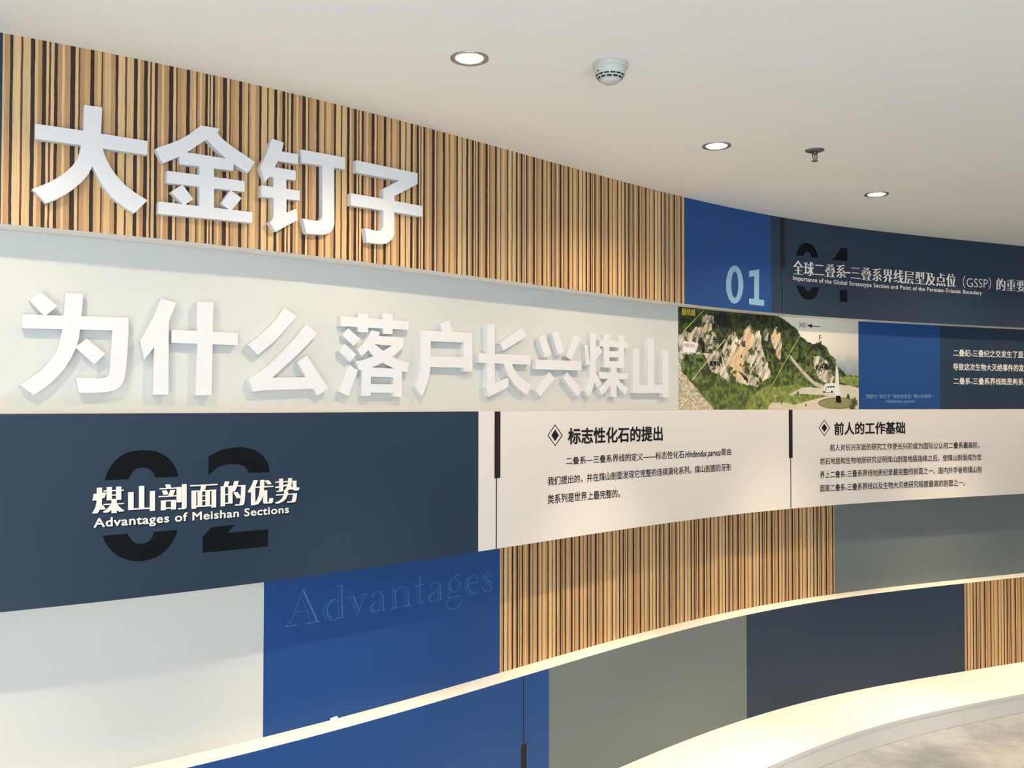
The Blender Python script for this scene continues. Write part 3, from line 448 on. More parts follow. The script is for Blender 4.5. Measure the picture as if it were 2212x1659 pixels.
M_ROCK = [[(3017.1,2008.4),(3054.1,2019.5),(3097.8,2015.6),(3101.0,1980.4),(3080.7,1966.1),(3121.0,1919.5),(3134.3,1880.3),(3174.4,1801.7),(3228.0,1700.1),(3187.5,1712.8),(3133.5,1734.0),(3079.7,1746.1),(3053.0,1798.0),(3039.7,1823.8),(2966.1,1825.6),(2853.2,1825.7),(2843.6,1910.3),(2893.3,1929.9),(2933.2,1923.4),(2973.3,1955.8),(3020.3,1971.5)], [(3253.1,1952.8),(3280.0,1908.8),(3297.0,1905.0),(3344.9,1975.5),(3365.4,1985.7),(3399.3,1973.7),(3395.7,1932.2),(3423.0,1961.0),(3440.0,1959.5),(3450.1,1934.6),(3456.5,1874.7),(3473.3,1838.2),(3500.2,1792.5),(3527.0,1727.9),(3479.3,1717.8),(3452.0,1703.5),(3424.7,1680.1),(3343.2,1688.2),(3255.1,1700.5),(3214.7,1735.7),(3187.8,1784.2),(3161.1,1845.8),(3195.2,1905.1),(3229.3,1938.1)], [(3494.6,1983.0),(3504.7,1969.5),(3500.9,1908.8),(3473.7,1912.4),(3467.2,1949.2)], [(3562.7,1988.7),(3586.3,1959.2),(3603.0,1917.5),(3599.2,1860.9),(3592.1,1813.6),(3568.4,1827.1),(3555.1,1868.8),(3521.4,1914.3),(3525.0,1942.5)], [(3833.4,1844.1),(3894.5,1845.7),(3935.1,1822.4),(3968.7,1779.2),(3995.5,1740.5),(3974.8,1705.9),(3920.5,1705.2),(3866.5,1733.6),(3839.7,1781.4)]]
M_TAN = [[(3221.9,1825.5),(3283.2,1868.3),(3317.3,1905.9),(3344.9,1966.4),(3365.3,1976.6),(3385.5,1936.3),(3405.6,1891.2),(3364.7,1871.3),(3337.3,1833.8),(3323.6,1815.2),(3330.2,1779.0),(3350.4,1747.6),(3316.3,1728.7),(3268.7,1700.7),(3228.2,1736.0),(3208.1,1784.8)], [(3562.6,1984.0),(3582.8,1954.4),(3592.8,1921.8),(3562.1,1897.2),(3528.2,1919.3),(3535.2,1947.6)], [(3561.9,1878.4),(3595.8,1860.8),(3592.1,1818.3),(3568.4,1831.8)], [(3023.8,2006.6),(3054.1,2017.3),(3047.1,1977.4),(3027.0,1967.5)], [(3080.7,1966.1),(3100.8,1931.8),(3124.3,1915.3),(3094.0,1922.7),(3067.2,1947.7)]]
M_DARK = [[(2983.0,1880.4),(3006.6,1909.7),(3033.3,1884.8),(3039.9,1858.8),(3033.0,1832.3),(3019.7,1840.6),(3006.4,1870.5)], [(3279.2,1757.4),(3343.5,1729.2),(3356.9,1702.1),(3323.0,1715.2)], [(3097.8,2013.4),(3134.7,1964.6),(3222.6,1960.2),(3249.8,1961.6),(3216.1,2000.3),(3162.0,2024.0)], [(3154.3,1827.7),(3170.9,1774.9),(3133.9,1804.9)]]
M_SCREE = [[(2826.9,1837.5),(2866.4,1826.2),(2886.2,1809.9),(2859.7,1783.4),(2866.1,1741.1),(2902.4,1720.5),(2932.2,1695.3),(2978.7,1661.5),(3025.4,1622.8),(3072.2,1592.4),(3105.7,1561.6),(2825.9,1554.1)]]
M_ROAD = [[(3660.3,1846.3),(3673.8,1839.6),(3758.2,1770.1),(3839.2,1713.8),(3900.1,1695.2),(3920.4,1683.3),(3866.1,1682.7),(3818.8,1703.9),(3731.0,1769.6),(3670.3,1820.5)]]
M_PLAZA = [[(3533.1,1637.1),(3635.0,1635.4),(3703.1,1659.6),(3757.5,1679.2),(3811.8,1682.1),(3866.0,1675.5),(3906.8,1685.6),(4029.1,1696.7),(4110.7,1692.6),(4178.7,1678.4),(4177.6,1553.7),(3498.7,1555.7),(3505.7,1588.2),(3532.9,1606.8),(3634.8,1602.4),(3757.0,1602.7),(3838.5,1622.1),(3947.1,1637.2),(3852.2,1641.5),(3757.3,1645.7),(3703.0,1645.3),(3635.0,1628.3),(3533.1,1632.5)]]
M_GRASS = [[(3472.3,1680.7),(3567.4,1679.5),(3716.9,1693.0),(3771.1,1681.7),(3716.6,1654.9),(3635.1,1640.1),(3499.2,1635.5),(3417.1,1556.0),(3308.5,1556.4),(3363.2,1624.6)], [(3499.1,1632.3),(3702.9,1640.6),(3906.5,1641.8),(3947.1,1634.8),(3811.3,1612.4),(3702.6,1588.3),(3600.8,1602.3),(3519.3,1597.5),(3485.1,1555.8),(3328.9,1556.3),(3397.1,1615.6)], [(4029.5,1741.0),(4179.2,1738.3),(4178.8,1688.3),(4083.5,1697.3),(4029.2,1711.4)]]
M_ELL = [[(4160.9,1598.5),(4158.1,1592.5),(4149.7,1586.7),(4136.1,1581.4),(4117.9,1576.7),(4095.7,1572.9),(4070.4,1570.1),(4042.9,1568.4),(4014.4,1567.9),(3986.0,1568.5),(3958.6,1570.2),(3933.4,1573.1),(3911.4,1576.8),(3893.3,1581.4),(3879.8,1586.6),(3871.6,1592.2),(3868.8,1598.1),(3871.7,1603.9),(3880.0,1609.6),(3893.5,1614.8),(3911.7,1619.4),(3933.8,1623.3),(3959.1,1626.2),(3986.5,1628.0),(4015.0,1628.7),(4043.4,1628.3),(4070.8,1626.7),(4096.1,1623.9),(4118.2,1620.2),(4136.4,1615.6),(4149.9,1610.3),(4158.2,1604.5)], [(4150.7,1598.5),(4148.1,1593.5),(4140.3,1588.6),(4127.6,1584.1),(4110.7,1580.2),(4090.0,1577.0),(4066.5,1574.7),(4041.0,1573.2),(4014.5,1572.8),(3988.0,1573.3),(3962.6,1574.7),(3939.1,1577.1),(3918.6,1580.3),(3901.7,1584.1),(3889.2,1588.4),(3881.6,1593.2),(3879.0,1598.1),(3881.6,1603.0),(3889.4,1607.7),(3902.0,1612.1),(3918.9,1616.0),(3939.5,1619.2),(3962.9,1621.7),(3988.4,1623.2),(4014.9,1623.8),(4041.4,1623.4),(4066.9,1622.1),(4090.4,1619.8),(4111.0,1616.7),(4127.9,1612.8),(4140.4,1608.4),(4148.1,1603.6)]]
M_WHITE = [[(4001.4,1794.6),(4006.2,1798.6),(4010.9,1794.8),(4021.4,1750.7),(4025.5,1677.0),(4032.0,1637.7),(3994.7,1637.5),(3996.7,1725.8)], [(3917.1,1695.4),(3930.7,1702.9),(3995.2,1705.1),(3994.8,1654.6),(3906.6,1655.4),(3910.2,1680.7)], [(2876.6,1885.1),(2967.7,1881.9),(2967.4,1832.1),(2878.4,1832.2)]]
M_BLACK = [[(4000.1,1638.5),(4034.0,1637.7),(4033.7,1600.3),(3999.8,1601.2)], [(3937.4,1686.9),(3953.0,1688.0),(3951.6,1680.2),(3937.3,1679.6)], [(3956.4,1688.0),(3971.3,1689.2),(3969.9,1680.9),(3956.3,1680.2)], [(3974.7,1689.2),(3989.7,1690.4),(3988.2,1681.5),(3974.6,1680.9)], [(3923.7,1680.9),(3929.2,1680.9),(3928.3,1660.5),(3924.3,1660.4)], [(3906.6,1661.3),(3918.8,1661.4),(3918.8,1653.6),(3906.6,1653.5)], [(3964.3,1664.2),(3976.5,1664.3),(3976.5,1656.9),(3964.3,1656.8)], [(3906.6,1655.4),(3981.2,1657.0),(3981.2,1654.0),(3906.6,1652.5)]]
M_LY = [[(3030.6,2038.5),(2883.4,1929.4)], [(3735.7,1946.5),(3530.1,1688.4)]]
M_LW = [[(3185.1,1906.9),(2942.2,1702.0)]]
M_LR = [[(3885.0,1928.1),(3847.3,1888.0),(3833.4,1848.9),(3758.2,1770.1),(3723.9,1721.7),(3713.6,1700.1)], [(3864.5,1920.1),(3840.6,1890.2)]]
M_ARROW = [[(3787.1,2002.5),(3827.9,2013.0),(3824.4,2004.1),(3889.0,2004.1),(3888.9,2000.2),(3827.8,1999.5),(3829.1,1992.8)]]
M_CORN = [[(2844.4,1992.7),(2842.8,1561.8),(4171.0,2064.7),(4166.5,1557.9)]]

# ------------------------------------------------------------------ the room
def structure(name, V, F, material, parent=None, kind='structure'):
    return mk(name, V, F, material, parent, kind=kind)
RX0, RX1, RY0, RY1 = -3.9, 6.6, -3.6, 7.2
structure('floor', *box_geo(RX0, RX1, RY0, RY1, -.1, 0), 'floor')
structure('ceiling', *box_geo(RX0, RX1, RY0, RY1, Z_CEIL, Z_CEIL + .12), 'ceiling')
structure('wall_left', *box_geo(RX0 - .15, RX0, RY0, RY1, 0, Z_CEIL), 'paint')
structure('wall_right', *box_geo(RX1, RX1 + .15, RY0, RY1, 0, Z_CEIL), 'paint')
# back wall with two window openings
wins = [(-2.6, 0.0), (0.9, 3.5)]
g = []
xs_ = [RX0, -2.6, 0.0, 0.9, 3.5, RX1]
for i in (0, 2, 4): g.append(box_geo(xs_[i], xs_[i + 1], RY0 - .15, RY0, 0, Z_CEIL))
for a, b_ in wins:
    g.append(box_geo(a, b_, RY0 - .15, RY0, 0, .45)); g.append(box_geo(a, b_, RY0 - .15, RY0, 2.42, Z_CEIL))
structure('wall_back', *join(g), 'paint')
for i, (a, b_) in enumerate(wins):
    fr_ = structure('window_%d' % (i + 1), *join([box_geo(a, b_, RY0 - .1, RY0 - .05, .45, .5), box_geo(a, b_, RY0 - .1, RY0 - .05, 2.37, 2.42),
        box_geo(a, a + .05, RY0 - .1, RY0 - .05, .5, 2.37), box_geo(b_ - .05, b_, RY0 - .1, RY0 - .05, .5, 2.37),
        box_geo((a + b_) / 2 - .025, (a + b_) / 2 + .025, RY0 - .1, RY0 - .05, .5, 2.37)]), 'paint')
    mk('pane', *box_geo(a + .05, (a + b_) / 2 - .025, RY0 - .08, RY0 - .072, .5, 2.37), 'glass', fr_)
    mk('pane', *box_geo((a + b_) / 2 + .025, b_ - .05, RY0 - .08, RY0 - .072, .5, 2.37), 'glass', fr_)

# the curved wall: three wide bands stand proud of two recessed ones
sN = [S_MIN + (S_MAX - S_MIN) * i / 320 for i in range(321)]
WB = TH + .0022       # the sheets stand a hair off the wall's body
prof = [(-.30, Z_CEIL), (-WB, Z_CEIL), (-WB, Z_A), (-DEP - WB, Z_A), (-DEP - WB, Z_B), (-WB, Z_B), (-WB, Z_C), (-DEP - WB, Z_C),
        (-DEP - WB, Z_D), (-WB, Z_D), (-WB, 0), (-.30, 0)]
V, F = [], []
for s in sN: V += [W(s, o_, z_) for o_, z_ in prof]
n = len(prof)
for i in range(len(sN) - 1):
    for k in range(n):
        F.append((i * n + k, i * n + (k + 1) % n, (i + 1) * n + (k + 1) % n, (i + 1) * n + k))
F += [tuple(range(n)), tuple(range((len(sN) - 1) * n, len(sN) * n))[::-1]]
structure('wall_front', V, F, 'paint')

# low white plinth along the foot of the wall
PW = .4133
pl = empty('plinth', W(2.4, PW / 2, 0), 'low white curved plinth running along the foot of the striped and blue wall', 'plinth')
def swept(name, s0, s1, prof, material, parent, label=None, step=.08):
    k = max(1, int((s1 - s0) / step)); ss_ = [s0 + (s1 - s0) * i / k for i in range(k + 1)]
    n = len(prof); V = []; F = []
    for s in ss_: V += [W(s, o_, z_) for o_, z_ in prof]
    for i in range(k):
        for j in range(n): F.append((i * n + j, i * n + (j + 1) % n, (i + 1) * n + (j + 1) % n, (i + 1) * n + j))
    F += [tuple(range(n)), tuple(range(k * n, (k + 1) * n))[::-1]]
    return mk(name, V, F, material, parent, label)
seams = [S_MIN + .01, -.6, 1.86, 4.334, S_MAX - .01]
for a, b_ in zip(seams[:-1], seams[1:]):
    swept('top_board', a + .0011, b_ - .0011, [(0.0005, Z_PL), (PW, Z_PL), (PW, Z_PL - .016), (0.0005, Z_PL - .016)], 'paint', pl)
    swept('front_board', a + .0008, b_ - .0008, [(PW - .001, Z_PL - .0165), (PW - .001, 0.001), (PW - .018, 0.001), (PW - .018, Z_PL - .0165)], 'paint', pl)

# ------------------------------------------------------------------ sheets of the five bands
E0, E1 = S_MIN + .02, S_MAX - .02
panel('graphic_panel', 'A', E0, 0, 'navy', 'narrow dark strip of panel left of the striped wood at the photo edge')
zebra_panel('A', 0, 2.7735, 'brown striped wood panel along the ceiling behind the big white characters 大金钉子')
p_no = panel('graphic_panel', 'A', 2.7735, 3.4155, 'blue', 'blue panel under the ceiling with light blue number 01 at its foot', 'wall panel')
p_01 = panel('text_panel', 'A', 3.4155, E1, 'navy', 'dark navy panel under the ceiling with black 01 and a white title line', 'text panel')
panel('graphic_panel', 'B', E0, 2.8437, 'pale', 'pale grey recessed panel behind the long row of white characters 为什么落户长兴煤山')
p_cap = panel('graphic_panel', 'B', 4.1687, 4.787, 'blue', 'blue recessed panel right of the cliff photograph with a small caption', 'wall panel')
p_b = panel('text_panel', 'B', 4.787, E1, 'navy', 'navy recessed panel with three lines of white text at the right edge', 'text panel')
p_02 = panel('text_panel', 'C', E0, 1.5185, 'navy', 'large navy panel with black 02 and white title 煤山剖面的优势', 'text panel')
p_1 = panel('text_panel', 'C', 1.5185, 3.5424, 'white', 'white text panel headed 标志性化石的提出 beside the large navy panel', 'text panel')
p_2 = panel('text_panel', 'C', 3.5424, E1, 'white', 'white text panel headed 前人的工作基础 at the right', 'text panel')
panel('graphic_panel', 'D', E0, .7342, 'pale', 'plain white recessed panel under the large navy 02 panel')
p_adv = panel('graphic_panel', 'D', .7342, 1.7195, 'blue', 'blue recessed panel with the faint outlined word Advantages', 'wall panel')
zebra_panel('D', 1.7195, 3.9826, 'striped wood recessed panel below the white text panels')
panel('graphic_panel', 'D', 3.9826, E1, 'grey', 'grey green recessed panel right of the lower striped wood, above the ledge')
p_e = panel('graphic_panel', 'E', E0, 1.8908, 'blue', 'blue panel below the bright ledge at the bottom of the photo', 'wall panel')
panel('graphic_panel', 'E', 1.8908, 3.221, 'grey', 'grey panel below the ledge, between the bottom blue and the dark navy panel')
panel('graphic_panel', 'E', 3.221, 4.8556, 'navy', 'dark navy panel below the ledge, above the lit plinth')
zebra_panel('E', 4.8556, E1, 'striped wood panel below the ledge at the bottom right')

# ------------------------------------------------------------------ mural: printed photograph of a cliff
def vnoise(x, y, f, seed):
    r = np.random.default_rng(seed); g_ = r.random((256, 256))
    X, Y = x * f, y * f
    xi, yi = np.floor(X).astype(int), np.floor(Y).astype(int)
    u, v = X - xi, Y - yi; u = u * u * (3 - 2 * u); v = v * v * (3 - 2 * v)
    a = g_[xi % 256, yi % 256]; b_ = g_[(xi + 1) % 256, yi % 256]; c = g_[xi % 256, (yi + 1) % 256]; d = g_[(xi + 1) % 256, (yi + 1) % 256]
    return (a * (1 - u) + b_ * u) * (1 - v) + (c * (1 - u) + d * u) * v
def fbm(x, y, f, seed, o=4):
    t = 0; w = 0
    for k in range(o):
        t = t + vnoise(x, y, f * 2 ** k, seed + k) * .6 ** k; w += .6 ** k
    return t / w
def inside(poly, X, Y):
    r = np.zeros(X.shape, bool); n = len(poly)
    for i in range(n):
        x0, y0 = poly[i]; x1, y1 = poly[(i + 1) % n]
        if y0 == y1: continue
        c = (y0 > Y) != (y1 > Y)
        r ^= c & (X < (x1 - x0) * (Y - y0) / (y1 - y0) + x0)
    return r
ms0, ms1 = 2.8437, 4.1687
NX, NZ = 470, 176
gs = np.linspace(ms0, ms1, NX + 1); gz = np.linspace(Z_B + .0004, Z_A - .0004, NZ + 1)
GX, GZ = np.meshgrid(gs, gz, indexing='ij')
X, Y = GX * 1000, GZ * 1000
wob = (fbm(GX, GZ, 60, 11, 4) - .5) * 22; wob2 = (fbm(GX, GZ, 75, 31, 4) - .5) * 22
n_f = fbm(GX, GZ, 60, 1, 5); n_c = fbm(GX, GZ, 18, 7, 3); n_h = fbm(GX, GZ, 160, 21, 2)
ri = (X * .52 + Y * .85) / 1000; rj = (-X * .85 + Y * .52) / 1000
n_r = fbm(ri * .22, rj, 90, 41, 4); n_r2 = fbm(ri * .4, rj, 45, 51, 3)
def L_(r, g, b_): return np.array(srgb(r, g, b_)[:3])
tz = ((Y - Z_B * 1000) / (Z_A - Z_B) / 1000)[..., None]; tx = ((X - ms0 * 1000) / (ms1 - ms0) / 1000)[..., None]
C = L_(232, 228, 215) * np.clip(tz * 1.3, 0, 1) + L_(150, 155, 165) * (1 - np.clip(tz * 1.3, 0, 1))
C = C * (1 - .35 * np.clip((tx - .75) * 3, 0, 1) * (tz < 2))
hz = (np.clip((1862 + 50 * (n_c - .5) - Y) / 90, 0, 1) * np.clip((X - 3680) / 260, 0, 1))[..., None]
C = C * (1 - .85 * hz) + L_(128, 138, 148) * .85 * hz
hz = (np.clip((1735 + 60 * (n_f - .5) - Y) / 25, 0, 1) * (X > 3900))[..., None]
C = C * (1 - hz) + L_(96, 106, 108) * hz * (.7 + .6 * n_f[..., None])
Xw, Yw = X + wob, Y + wob2
hill = np.zeros(X.shape, bool)
for q in M_HILL: hill |= inside(q, X + wob * .5, Y + wob2 * .5)
k = np.clip((n_f[..., None] - .36) * 3.4, 0, 1) ** 1.3
green = L_(20, 32, 22) * (1 - k) + L_(102, 122, 62) * k
up = np.clip((tz - .45) * 2.6, 0, 1)
green = green * (1 - .62 * up) + L_(30, 40, 28) * .35 * up
low = np.clip((.5 - tz) * 3, 0, 1)
green = green * (1 - .35 * low) + L_(112, 128, 62) * (.35 * low) * (.5 + n_f[..., None])
C[hill] = green[hill]
def paint(polys, fn, w=1.0):
    m_ = np.zeros(X.shape, bool)
    for q in polys: m_ |= inside(q, X + wob * w * .7, Y + wob2 * w * .7)
    C[m_] = fn[m_]
    return m_
kr = np.clip((n_r[..., None] - .3) * 2.4, 0, 1)
rock = L_(92, 88, 72) * (1 - kr) + L_(222, 214, 194) * kr
rock = rock * (.80 + .5 * n_r2[..., None])
kc = np.clip((n_c[..., None] - .45) * 3, 0, 1)
rock = rock * (1 - .35 * kc) + L_(196, 172, 134) * .35 * kc * (.6 + .6 * n_r[..., None])
rm = paint(M_ROCK, rock)
kt = np.clip((n_r[..., None] - .2) * 2.0, 0, 1)
tan_ = L_(165, 138, 105) * (1 - kt) + L_(222, 196, 158) * kt
paint(M_TAN, tan_)
scrub = rm & (fbm(GX, GZ, 28, 61, 4) > .64)
C[scrub] = (L_(62, 74, 40) * (.3 + 1.4 * n_f[..., None]))[scrub]
paint(M_DARK, np.broadcast_to(L_(28, 28, 26), C.shape))
kg = np.clip((n_f[..., None] - .3) * 2.2, 0, 1)
grass = L_(92, 108, 50) * (1 - kg) + L_(150, 158, 88) * kg
paint(M_GRASS, grass, .35)
ks = np.clip((n_h[..., None] - .25) * 2.2, 0, 1)
scree = L_(138, 128, 108) * (1 - ks) + L_(212, 202, 178) * ks
paint(M_SCREE, scree, .25)
paint(M_PLAZA, L_(206, 198, 182) * (.86 + .2 * n_c[..., None]), .25)
paint(M_GRASS[1:2], grass, .35)
paint(M_ROAD, L_(188, 180, 168) * (.9 + .2 * n_c[..., None]), .1)
paint([M_ELL[1]], L_(132, 132, 88) * (.7 + .6 * n_f[..., None]), .1)
for bx, by, br_ in ((3.44, 1.585, .010), (3.60, 1.60, .007), (3.78, 1.588, .006), (4.135, 1.60, .022), (4.09, 1.632, .012), (4.12, 1.575, .02), (4.03, 1.61, .01), (3.30, 1.63, .008), (3.72, 1.652, .006)):
    m_ = ((X / 1000 - bx) ** 2 + ((Y / 1000 - by) * .8) ** 2 < (br_ * (.4 + 1.2 * n_h)) ** 2)
    C[m_] = (L_(58, 70, 42) * (.5 + n_f[..., None]))[m_]
C = np.clip(C * 1.02, 0, 1)
V = []
xy = np.array([W(s, -DEP, 0) for s in gs]); bk = np.array([W(s, -DEP - TH, 0) for s in gs])
VV = np.zeros((NX + 1, NZ + 1, 3)); VV[..., 0] = xy[:, None, 0]; VV[..., 1] = xy[:, None, 1]; VV[..., 2] = gz[None, :]
idx = np.arange((NX + 1) * (NZ + 1)).reshape(NX + 1, NZ + 1)
F = np.stack([idx[:-1, :-1], idx[1:, :-1], idx[1:, 1:], idx[:-1, 1:]], -1).reshape(-1, 4).tolist()
VL = VV.reshape(-1, 3).tolist(); CL = np.concatenate([C, np.ones(C.shape[:2] + (1,))], -1).reshape(-1, 4).tolist()
# back of the sheet
kb = len(VL)
for i in range(0, NX + 1, 10):
    VL += [[*bk[i][:2], Z_B + .0004], [*bk[i][:2], Z_A - .0004]]; CL += [[.6, .6, .6, 1]] * 2
nb = len(range(0, NX + 1, 10))
for i in range(nb - 1): F.append([kb + 2 * i, kb + 2 * i + 1, kb + 2 * i + 3, kb + 2 * i + 2])
mural = mk('photo_mural', VL, F, 'print', None, 'printed landscape photograph of a quarry cliff with white monument and bus', 'photo mural', cols=CL)
PO = -DEP + .0004
ell = M_ELL
flat('ring_bed', [ell[0], ell[1]], PO, mat('verge_print', srgb(98, 98, 62), .5, .3), mural, None, True)
for q, nm in zip(M_WHITE, ('monument', 'bus', 'signboard')): flat(nm, [q], PO + .0001, 'signwhite', mural)
flat('monument_base', M_BLACK[:1], PO + .0003, 'black', mural)
for q in M_BLACK[1:4]: flat('bus_window', [q], PO + .0003, 'black', mural)
for q in M_BLACK[4:5]: flat('bus_door', [q], PO + .0003, 'black', mural)
for q in M_BLACK[5:7]: flat('bus_wheel', [q], PO + .0003, 'black', mural)
flat('bus_shadow', M_BLACK[7:], PO + .00025, 'ink', mural)
flat('north_arrow', M_ARROW, PO + .0001, 'black', mural)
for l in M_LY: flat('section_line', ribbon(l, 3.4), PO + .0002, 'lineyellow', mural, 'thin yellow section line')
flat('section_line', [q for l in M_LW for q in ribbon(l, 3.6)], PO + .0002, 'linewhite', mural, 'thin pale section line')
for l in M_LR: flat('fault_line', ribbon(l, 2.8), PO + .0002, 'brown', mural)
TM = {'yellow': ('yellow', .035, 0), 'black': ('black', .035, 0), 'grey': ('ink', 0, 0), 'red': ('red', .01, 0), 'maroon': ('red', .01, 0)}
for k_, t_, q_ in TEXTS['PM']:
    m_, b_, sh_ = TM[k_]
    text_part('map_label', t_, q_, PO + .0004, m_, mural, bold=b_, res=2)

# ------------------------------------------------------------------ printed text on the panels
P0 = .0004
NM = {'heading': 'heading_text', 'song': 'title_text', 'latin': 'subtitle_text', 'light': 'caption_text', 'italic2': 'caption_text'}
def lines(key, parent, off, mats, shadow=False):
    for kind_, t_, q_ in TEXTS[key]:
        mt, thin, shear, bold, smear = mats[kind_]
        sp_ = {'song': 1.14 if key == 'P02' else 1.07, 'latin': 1.07}.get(kind_, 1.0)
        lat = kind_ in ('latin', 'italic', 'italic2')
        if shadow:
            text_part('lettering_shadow', t_, q_, off + .0002, 'shadow_ink', parent, thin, shear, bold, smear, dx=.0032, dz=-.0032, latin=lat, space=sp_)
        text_part(NM.get(kind_, 'text_line'), t_, q_, off + .0005, mt, parent, thin, shear, bold, smear, latin=lat, space=sp_)
flat('digit', [BLUE_01[0], BLUE_01[1]], P0, 'lightblue', p_no, 'light blue digit 0', True)
flat('digit', [BLUE_01[2]], P0, 'lightblue', p_no, 'light blue digit 1')
def bar(s0, s1, z0, z1, parent, name='divider_bar'):
    V, F, _ = sheet_geo(s0 / 1000, s1 / 1000, z0, z1, .0006, .0005)
    mk(name, V, F, 'bar', parent)
for q, lb in zip(BLACK_01, ('black upper half of digit 0', 'black upper half of digit 1', 'black lower half of digit 0', 'black lower half of digit 1')):
    flat('digit_half', [q], P0, 'black', p_01, lb)
bar(3485.8, 3517.2, 2.2707, Z_CEIL - .001, p_01); bar(3495.5, 3500.5, Z_A + .001, 2.2707, p_01, 'divider_line')
lines('P01', p_01, P0, {'song': ('cream', -.014, 0, 0, .050), 'dash': ('cream', 0, 0, 0, 0), 'thin': ('cream', -.008, 0, 0, 0), 'latin': ('cream', 0, 0, .016, 0)})
for q, lb in zip(BLACK_02, ('black upper half of digit 0', 'black upper half of digit 2', 'black lower half of digit 0', 'black lower half of digit 2')):
    flat('digit_half', [q], P0, 'black', p_02, lb)
lines('P02', p_02, P0, {'song': ('cream', -.012, 0, 0, .062), 'latin': ('cream', 0, 0, .022, 0)}, True)
for dd, pp, body_off in ((DIAMOND_1, p_1, 0), (DIAMOND_2, p_2, 0)):
    flat('diamond_icon', [dd[0], dd[1]], P0, 'ink', pp, None, True)
    flat('diamond_icon', [dd[2]], P0, 'ink', pp)
st = {'heading': ('ink', 0, 0, .030, 0), 'body': ('ink', 0, 0, .012, 0), 'italic': ('ink', 0, .3, .018, 0)}
lines('P1', p_1, P0, st); lines('P2', p_2, P0, st)
bar(1598, 1627.5, 1.3245, Z_B - .001, p_1); bar(1605, 1610, Z_C + .001, 1.3245, p_1, 'divider_line')
bar(3542.6, 3570.5, 1.3244, Z_B - .001, p_2); bar(3553, 3558, Z_C + .001, 1.3244, p_2, 'divider_line')
lines('PB', p_b, -DEP + P0, {'body': ('cream', 0, 0, .016, 0)})
lines('PC', p_cap, -DEP + P0, {'light': ('caption', .0, 0, .004, 0), 'italic2': ('caption', .0, .3, 0, 0)})
k_ = 0
for ch, n_ in (('A', 6), ('d', 6), ('v', 5), ('a', 7), ('n', 8), ('t', 3), ('a', 6), ('g', 4), ('e', 2), ('s', 2)):
    flat('letter', [q for w_, l in ADVANTAGES[k_:k_ + n_] for q in ribbon(l, w_)], -DEP + P0, 'outline', p_adv, 'faint outlined letter ' + ch); k_ += n_
bar(1747.5, 1752.5, .3400, Z_D - .001, p_e, 'divider_line'); bar(1737.5, 1767.1, Z_PL + .001, .3400, p_e)

# ------------------------------------------------------------------ raised foam characters
WHERE = {'大': 'first and largest of the top row', '金': 'second of the top row', '钉': 'third of the top row', '子': 'last of the top row',
         '为': 'first of the lower row', '什': 'second of the lower row', '么': 'third of the lower row, before the widest gap', '落': 'fourth of the lower row',
         '户': 'fifth of the lower row', '长': 'sixth of the lower row', '兴': 'seventh of the lower row, of loose strokes', '煤': 'second from the end of the lower row', '山': 'last of the lower row, beside the photo mural'}
def union_prism(polys, off, t):
    co, T2 = fill2d(polys)
    n = len(co)
    V = [W(c.x / 1000, off, c.y / 1000) for c in co] + [W(c.x / 1000, off - t, c.y / 1000) for c in co]
    F = list(T2) + [tuple(i + n for i in f[::-1]) for f in T2]
    cnt = {}
    for f in T2:
        for i in range(len(f)):
            e_ = (f[i], f[(i + 1) % len(f)]); cnt[e_] = cnt.get(e_, 0) + 1
    for (a, b_) in cnt:
        if (b_, a) not in cnt: F.append((a, a + n, b_ + n, b_))
    used = sorted({i for f in F for i in f}); mp_ = {u: i for i, u in enumerate(used)}
    return [V[i] for i in used], [tuple(mp_[i] for i in f) for f in F]
for ch, pieces in LETTERS.items():
    top = ch in '大金钉子'
    off = .022 if top else -DEP + .022
    lab = 'raised white foam character %s, %s' % (ch, WHERE[ch])
    grp = 'white foam characters on striped wood' if top else 'white foam characters on the pale grey band'
    t_ = .0215
    if len(pieces) == 1:
        V, F = union_prism(pieces[0], off, t_)
        mk('foam_character', V, F, 'foam', None, lab, 'wall character', grp)
    else:
        allp = [p_ for pc in pieces for q in pc for p_ in q]
        sc_ = (min(p_[0] for p_ in allp) + max(p_[0] for p_ in allp)) / 2000; zc = min(p_[1] for p_ in allp) / 1000
        r = empty('foam_character', W(sc_, off - t_, zc), lab, 'wall character', grp)
        for pc in pieces:
            V, F = union_prism(pc, off, t_)
            mk('stroke', V, F, 'foam', r)

# ------------------------------------------------------------------ ceiling fittings
def downlight(c, label, group='recessed ceiling downlights'):
    r = empty('downlight', (c[0], c[1], Z_CEIL - .004), label, 'downlight', group)
    z = Z_CEIL
    V, F = lathe([(.0515, z - .0003), (.0515, z - .003), (.0490, z - .0045), (.0400, z - .0035), (.0365, z - .0005)], (c[0], c[1], 0), 40, False)
    mk('trim_ring', V, F, 'chrome', r, smooth=True)
    V, F = lathe([(.0370, z - .0010), (.034, z - .0032), (.022, z - .0052), (.0001, z - .0060)], (c[0], c[1], 0), 36, True)
    mk('lens', V, F, 'lens', r, smooth=True)
    for nm, size, blend, p_ in (('wide_beam', 150, .6, LAMP_WIDE), ('narrow_beam', 58, 1.0, LAMP_NARROW)):
        l = bpy.data.lights.new(nm, 'SPOT'); l.energy = p_; l.color = LAMP_COLOR; l.spot_size = math.radians(size); l.spot_blend = blend
        l.shadow_soft_size = .012
        o = bpy.data.objects.new(nm, l); COL.objects.link(o); o.parent = r; o.location = (0, 0, -.032)
    return r
